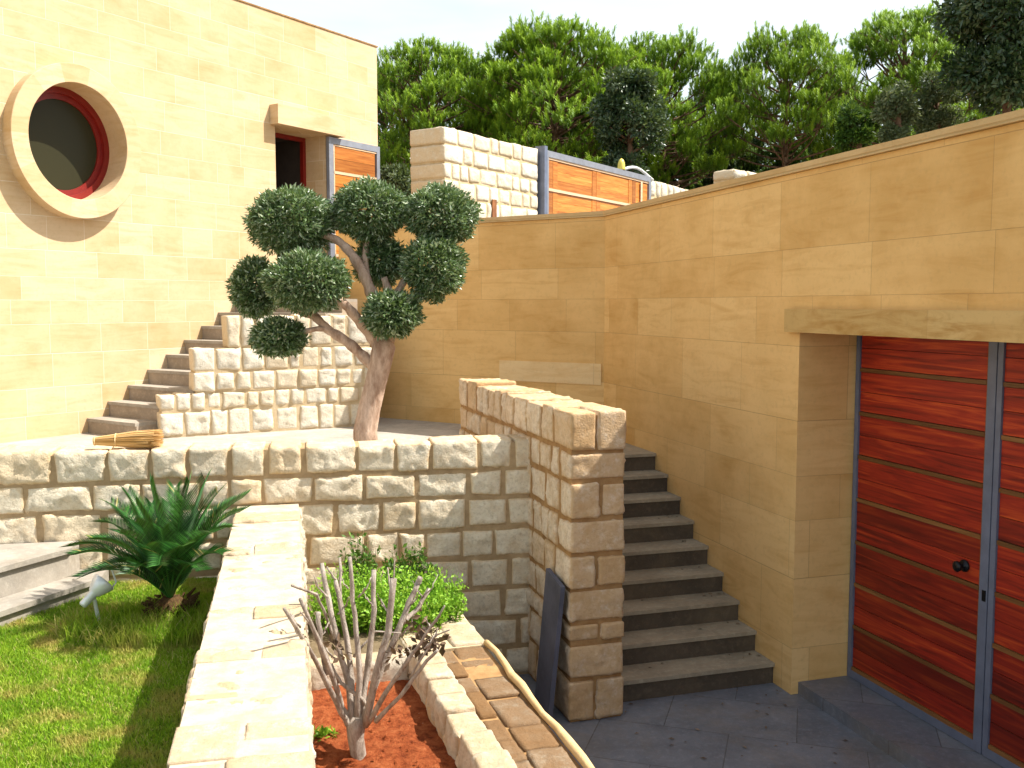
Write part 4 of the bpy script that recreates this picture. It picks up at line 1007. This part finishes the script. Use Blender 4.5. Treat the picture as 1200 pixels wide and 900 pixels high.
# ---------------------------------------------------------------- background trees
def pine_mesh(seed, H=8.0, R=2.6, clumps=62, bare=.36, tufts=52):
    rnd = random.Random(seed); tk = MB(); cr = MB()
    lean = (rnd.uniform(-.4, .4), rnd.uniform(-.4, .4)); tp = lambda t: Vector((lean[0] * t * t, lean[1] * t * t, H * .93 * t))
    tk.tube([tp(i / 10) for i in range(11)], [.15 * (1 - .85 * i / 10) + .02 for i in range(11)], 8)
    for k in range(clumps):
        t = bare + (1 - bare) * (k + rnd.random()) / clumps
        prof = math.sin(min(1.0, (1 - t) / (1 - bare) * 1.02 + .10) * math.pi * .56) ** .75
        a = k * 2.4 + rnd.uniform(-.4, .4); rr = R * prof * (rnd.uniform(.72, 1.03) if rnd.random() < .7 else rnd.uniform(.3, .7))
        s = tp(t * .86); c = Vector((math.cos(a) * rr, math.sin(a) * rr, H * t * .93 + .05)) + Vector((lean[0], lean[1], 0)) * t
        m_ = s.lerp(c, .5) - UP * (.12 * rr)
        pts = [(1 - u) ** 2 * s + 2 * u * (1 - u) * m_ + u * u * c for u in (0, .25, .5, .75, 1)]
        tk.tube(pts, [.045, .035, .028, .02, .012], 5)
        for _ in range(3):
            e = c + Vector((rnd.gauss(0, .35), rnd.gauss(0, .35), rnd.gauss(0, .15))); tk.tube([pts[3], e], [.016, .008], 4)
        rad = rnd.uniform(.42, .72)
        for _ in range(tufts):
            d = Vector((rnd.gauss(0, 1), rnd.gauss(0, 1), rnd.gauss(.15, .8))).normalized() * rnd.uniform(.35, 1)
            p = c + Vector((d.x * rad, d.y * rad, d.z * rad * .62 + .05))
            ax = (UP * 1.7 + Vector((d.x, d.y, 0)) * .6 + Vector((rnd.gauss(0, .25), rnd.gauss(0, .25), 0))).normalized()
            L = rnd.uniform(.12, .27); x = ax.orthogonal().normalized(); y = ax.cross(x); tn = min(1, max(0, .38 + .5 * d.z + rnd.gauss(0, .22)))  # tint rises with clump height: lit tops and dark interior put into colour
            for q_ in range(20):
                an = q_ * 2.4 + rnd.random(); z = L * (q_ / 20); s_ = p + ax * z; g = (ax * .95 + (x * math.cos(an) + y * math.sin(an)) * .9).normalized()
                sd = ax.cross(g).normalized() * .013; b = len(cr.v); e = s_ + g * rnd.uniform(.08, .13)
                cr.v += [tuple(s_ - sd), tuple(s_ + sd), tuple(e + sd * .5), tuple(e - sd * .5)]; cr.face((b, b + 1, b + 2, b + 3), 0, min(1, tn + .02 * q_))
    return tk, cr
def make_tree(name, tk, cr, bark, lf, label, cat, group):
    r = empty(name, (0, 0, 0), label, cat, group)
    tk.build('trunk', bark, r, smooth=True, uv=False); cr.build('crown', lf, r, uv=False); return r
def dup(root, label):
    r = root.copy(); C.objects.link(r); r['label'] = label
    for ch in list(root.children):
        c = ch.copy(); C.objects.link(c); c.parent = r
    return r
G = 'stone pines behind the upper wall'
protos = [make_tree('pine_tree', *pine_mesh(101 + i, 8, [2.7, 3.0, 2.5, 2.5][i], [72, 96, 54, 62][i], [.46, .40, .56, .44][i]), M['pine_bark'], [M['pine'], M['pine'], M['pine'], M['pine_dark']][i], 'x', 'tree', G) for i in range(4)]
for p_ in protos: p_.location = (0, -500, 0)
PT = [ # proto, px, top py, dist, yaw, scale xy factor, label
    (0, 497, 40, 24, 0.3, 1.0, 'bright pine tree beside the corner of the house'),
    (1, 575, 62, 27, 1.3, .9, 'lower pine crown between the house-side pine and the largest pine'),
    (1, 650, 20, 24, 2.0, 1.15, 'largest dense round pine, above the stone wall and gate'),
    (0, 780, 26, 25, 2.9, .95, 'pine with spiky top, right behind the dark columnar evergreen'),
    (3, 850, 62, 29, .4, .85, 'pine partly hidden between two taller pines in the middle right'),
    (2, 925, 24, 24, 4.2, .95, 'pine with a clear bare trunk showing below a round crown'),
    (0, 1068, 4, 25, 5.0, 1.05, 'tall airy pine left of the dark tree at the right corner'),
    (3, 1000, 85, 32, .9, .85, 'further pine between the bare-trunk pine and the tall airy pine'),
    (3, 715, 55, 31, 3.3, 1.1, 'further dark pine behind the dark columnar evergreen'),
    (3, 450, 60, 30, 1.1, .9, 'shaded pine half hidden behind the house corner'),
    (3, 610, 62, 33, 5.3, 1.1, 'furthest pine in shade behind the largest pine'),
    (0, 1140, 40, 30, 2.2, .9, 'pine half behind the dark tree at the right corner')]
used = set()
for pi, px, py, y, yaw, sxy, lb in PT:
    r = protos[pi] if pi not in used else dup(protos[pi], lb); used.add(pi)
    tp_ = at(px, py, y); r['label'] = lb; sc_ = (tp_.z - Z_UP) / 8.15
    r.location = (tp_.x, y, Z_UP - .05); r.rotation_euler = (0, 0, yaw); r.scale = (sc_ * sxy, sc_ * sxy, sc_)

def bushtree(name, px, py_top, py_bot, y, half, nclump, n, size, mt, label, seed, trunk=True, cat='tree', ratio=.45, group=None, dens=1.0):
    rnd = random.Random(seed); top = at(px, py_top, y); k = y / F_PX; bot = at(px, py_bot, y).z; bot = max(bot, Z_UP + .1)
    r = empty(name, (top.x, y, Z_UP), label, cat, group); cr = MB(); tk = MB()
    H = top.z - bot; cx, cz = top.x, (top.z + bot) / 2; hw = half * k
    tk.tube([(cx, y, Z_UP - .1), (cx + .05, y, bot + H * .3), (cx - .03, y, bot + H * .8)], [.10, .07, .03], 8)
    for i in range(nclump):
        a = rnd.random() * 6.283; zt_ = rnd.uniform(-.85, .85); rr = math.sqrt(1 - zt_ * zt_) * rnd.uniform(.3, .85)
        c = Vector((cx + math.cos(a) * rr * hw, y + math.sin(a) * rr * hw, cz + zt_ * H / 2 * .88)); cr_ = hw * rnd.uniform(.28, .42)
        tk.tube([(cx, y, max(bot, c.z - cr_)), tuple(c)], [.03, .012], 5)
        leaf_cloud(cr, c, (cr_, cr_, cr_ * .9), n // nclump, size, rnd, .35, ratio, (0, .75 + .25 * (i % 2)), lump=.3)
    tk.build('trunk', M['pine_bark'], r, smooth=True, uv=False); cr.build('crown', M[mt], r, uv=False)
bushtree('evergreen_tree', 737, 78, 225, 20.5, 42, 44, 22000, .10, 'dark_leaf', 'dark glossy columnar evergreen rising right behind the gate', 1)
bushtree('olive_shrub', 463, 190, 260, 17.5, 26, 16, 5000, .08, 'grey_leaf', 'small grey-green shrub between the house corner and the upper stone wall', 2, cat='shrub')
bushtree('young_olive', 1052, 92, 175, 19, 26, 18, 5000, .09, 'grey_leaf', 'small grey-green olive tree just above the garage wall, left one of a pair', 3)
bushtree('young_olive', 1098, 80, 165, 19.5, 28, 18, 6000, .09, 'grey_leaf', 'small grey-green olive tree beside its twin, closer to the dark corner tree', 4)
bushtree('round_shrub', 1005, 118, 180, 20, 24, 14, 5000, .10, 'hedge_leaf', 'bright green rounded shrub above the garage wall', 5, cat='shrub')
bushtree('broadleaf_tree', 1185, -60, 130, 18, 72, 44, 26000, .13, 'dark_leaf', 'dark broadleaf tree towering at the top right corner', 6)
hd = [(800, 150, 28), (840, 142, 30), (880, 160, 30), (915, 165, 28), (955, 158, 28), (1010, 150, 30), (700, 150, 34), (660, 140, 34), (610, 140, 40), (560, 130, 40), (470, 150, 34), (1130, 118, 36), (1085, 130, 34)]
lbs = ['behind the far end of the gate', 'above the stub of pale blocks', 'below the middle right pines', 'under the bare-trunk pine', 'right of the bare-trunk pine', 'behind the bright rounded shrub', 'behind the gate, left of the columnar evergreen', 'under the largest pine', 'behind the upper wall beside the gate post', 'behind the left part of the upper wall', 'in the gap at the house corner', 'below the dark corner tree', 'between the young olives']
for i, ((px, py, hf), lb) in enumerate(zip(hd, lbs)):
    bushtree('background_shrub', px, py, 240, 27 + (i % 3), hf, 16, 5200, .16, 'dark_leaf' if i % 3 else 'hedge_leaf', 'dark green undergrowth shrub ' + lb, 60 + i, cat='shrub', group='shrubs beneath the pines')

# fallen dry leaves in the corners of the court and on the stairs
mb = MB(); rnd = random.Random(44)
for _ in range(90):
    k = rnd.random()
    if k < .45:
        i = rnd.randrange(8); p = FR(i * TR + rnd.uniform(.14, .25), RS * (i + 1) + .006, rnd.choice([rnd.uniform(.03, .2), rnd.uniform(.1, 1.3)]))
    else: p = FR(rnd.uniform(-2.2, -.05), .006, rnd.uniform(.02, 1.3) ** 1.3)
    a = rnd.random() * 6.283; L = rnd.uniform(.012, .028); d = Vector((math.cos(a), math.sin(a), 0)); e = Vector((-d.y, d.x, 0)) * .35
    mb.poly([p, p + d * L + e * L + UP * .004, p + d * 2 * L + UP * .002, p + d * L - e * L + UP * .006], 0, rnd.random())
o = mb.build('fallen_leaves', M['dry_leaf'], uv=False); tag(o, 'small dry brown leaves scattered on the dark stairs and court paving', 'leaf litter', kind='stuff')
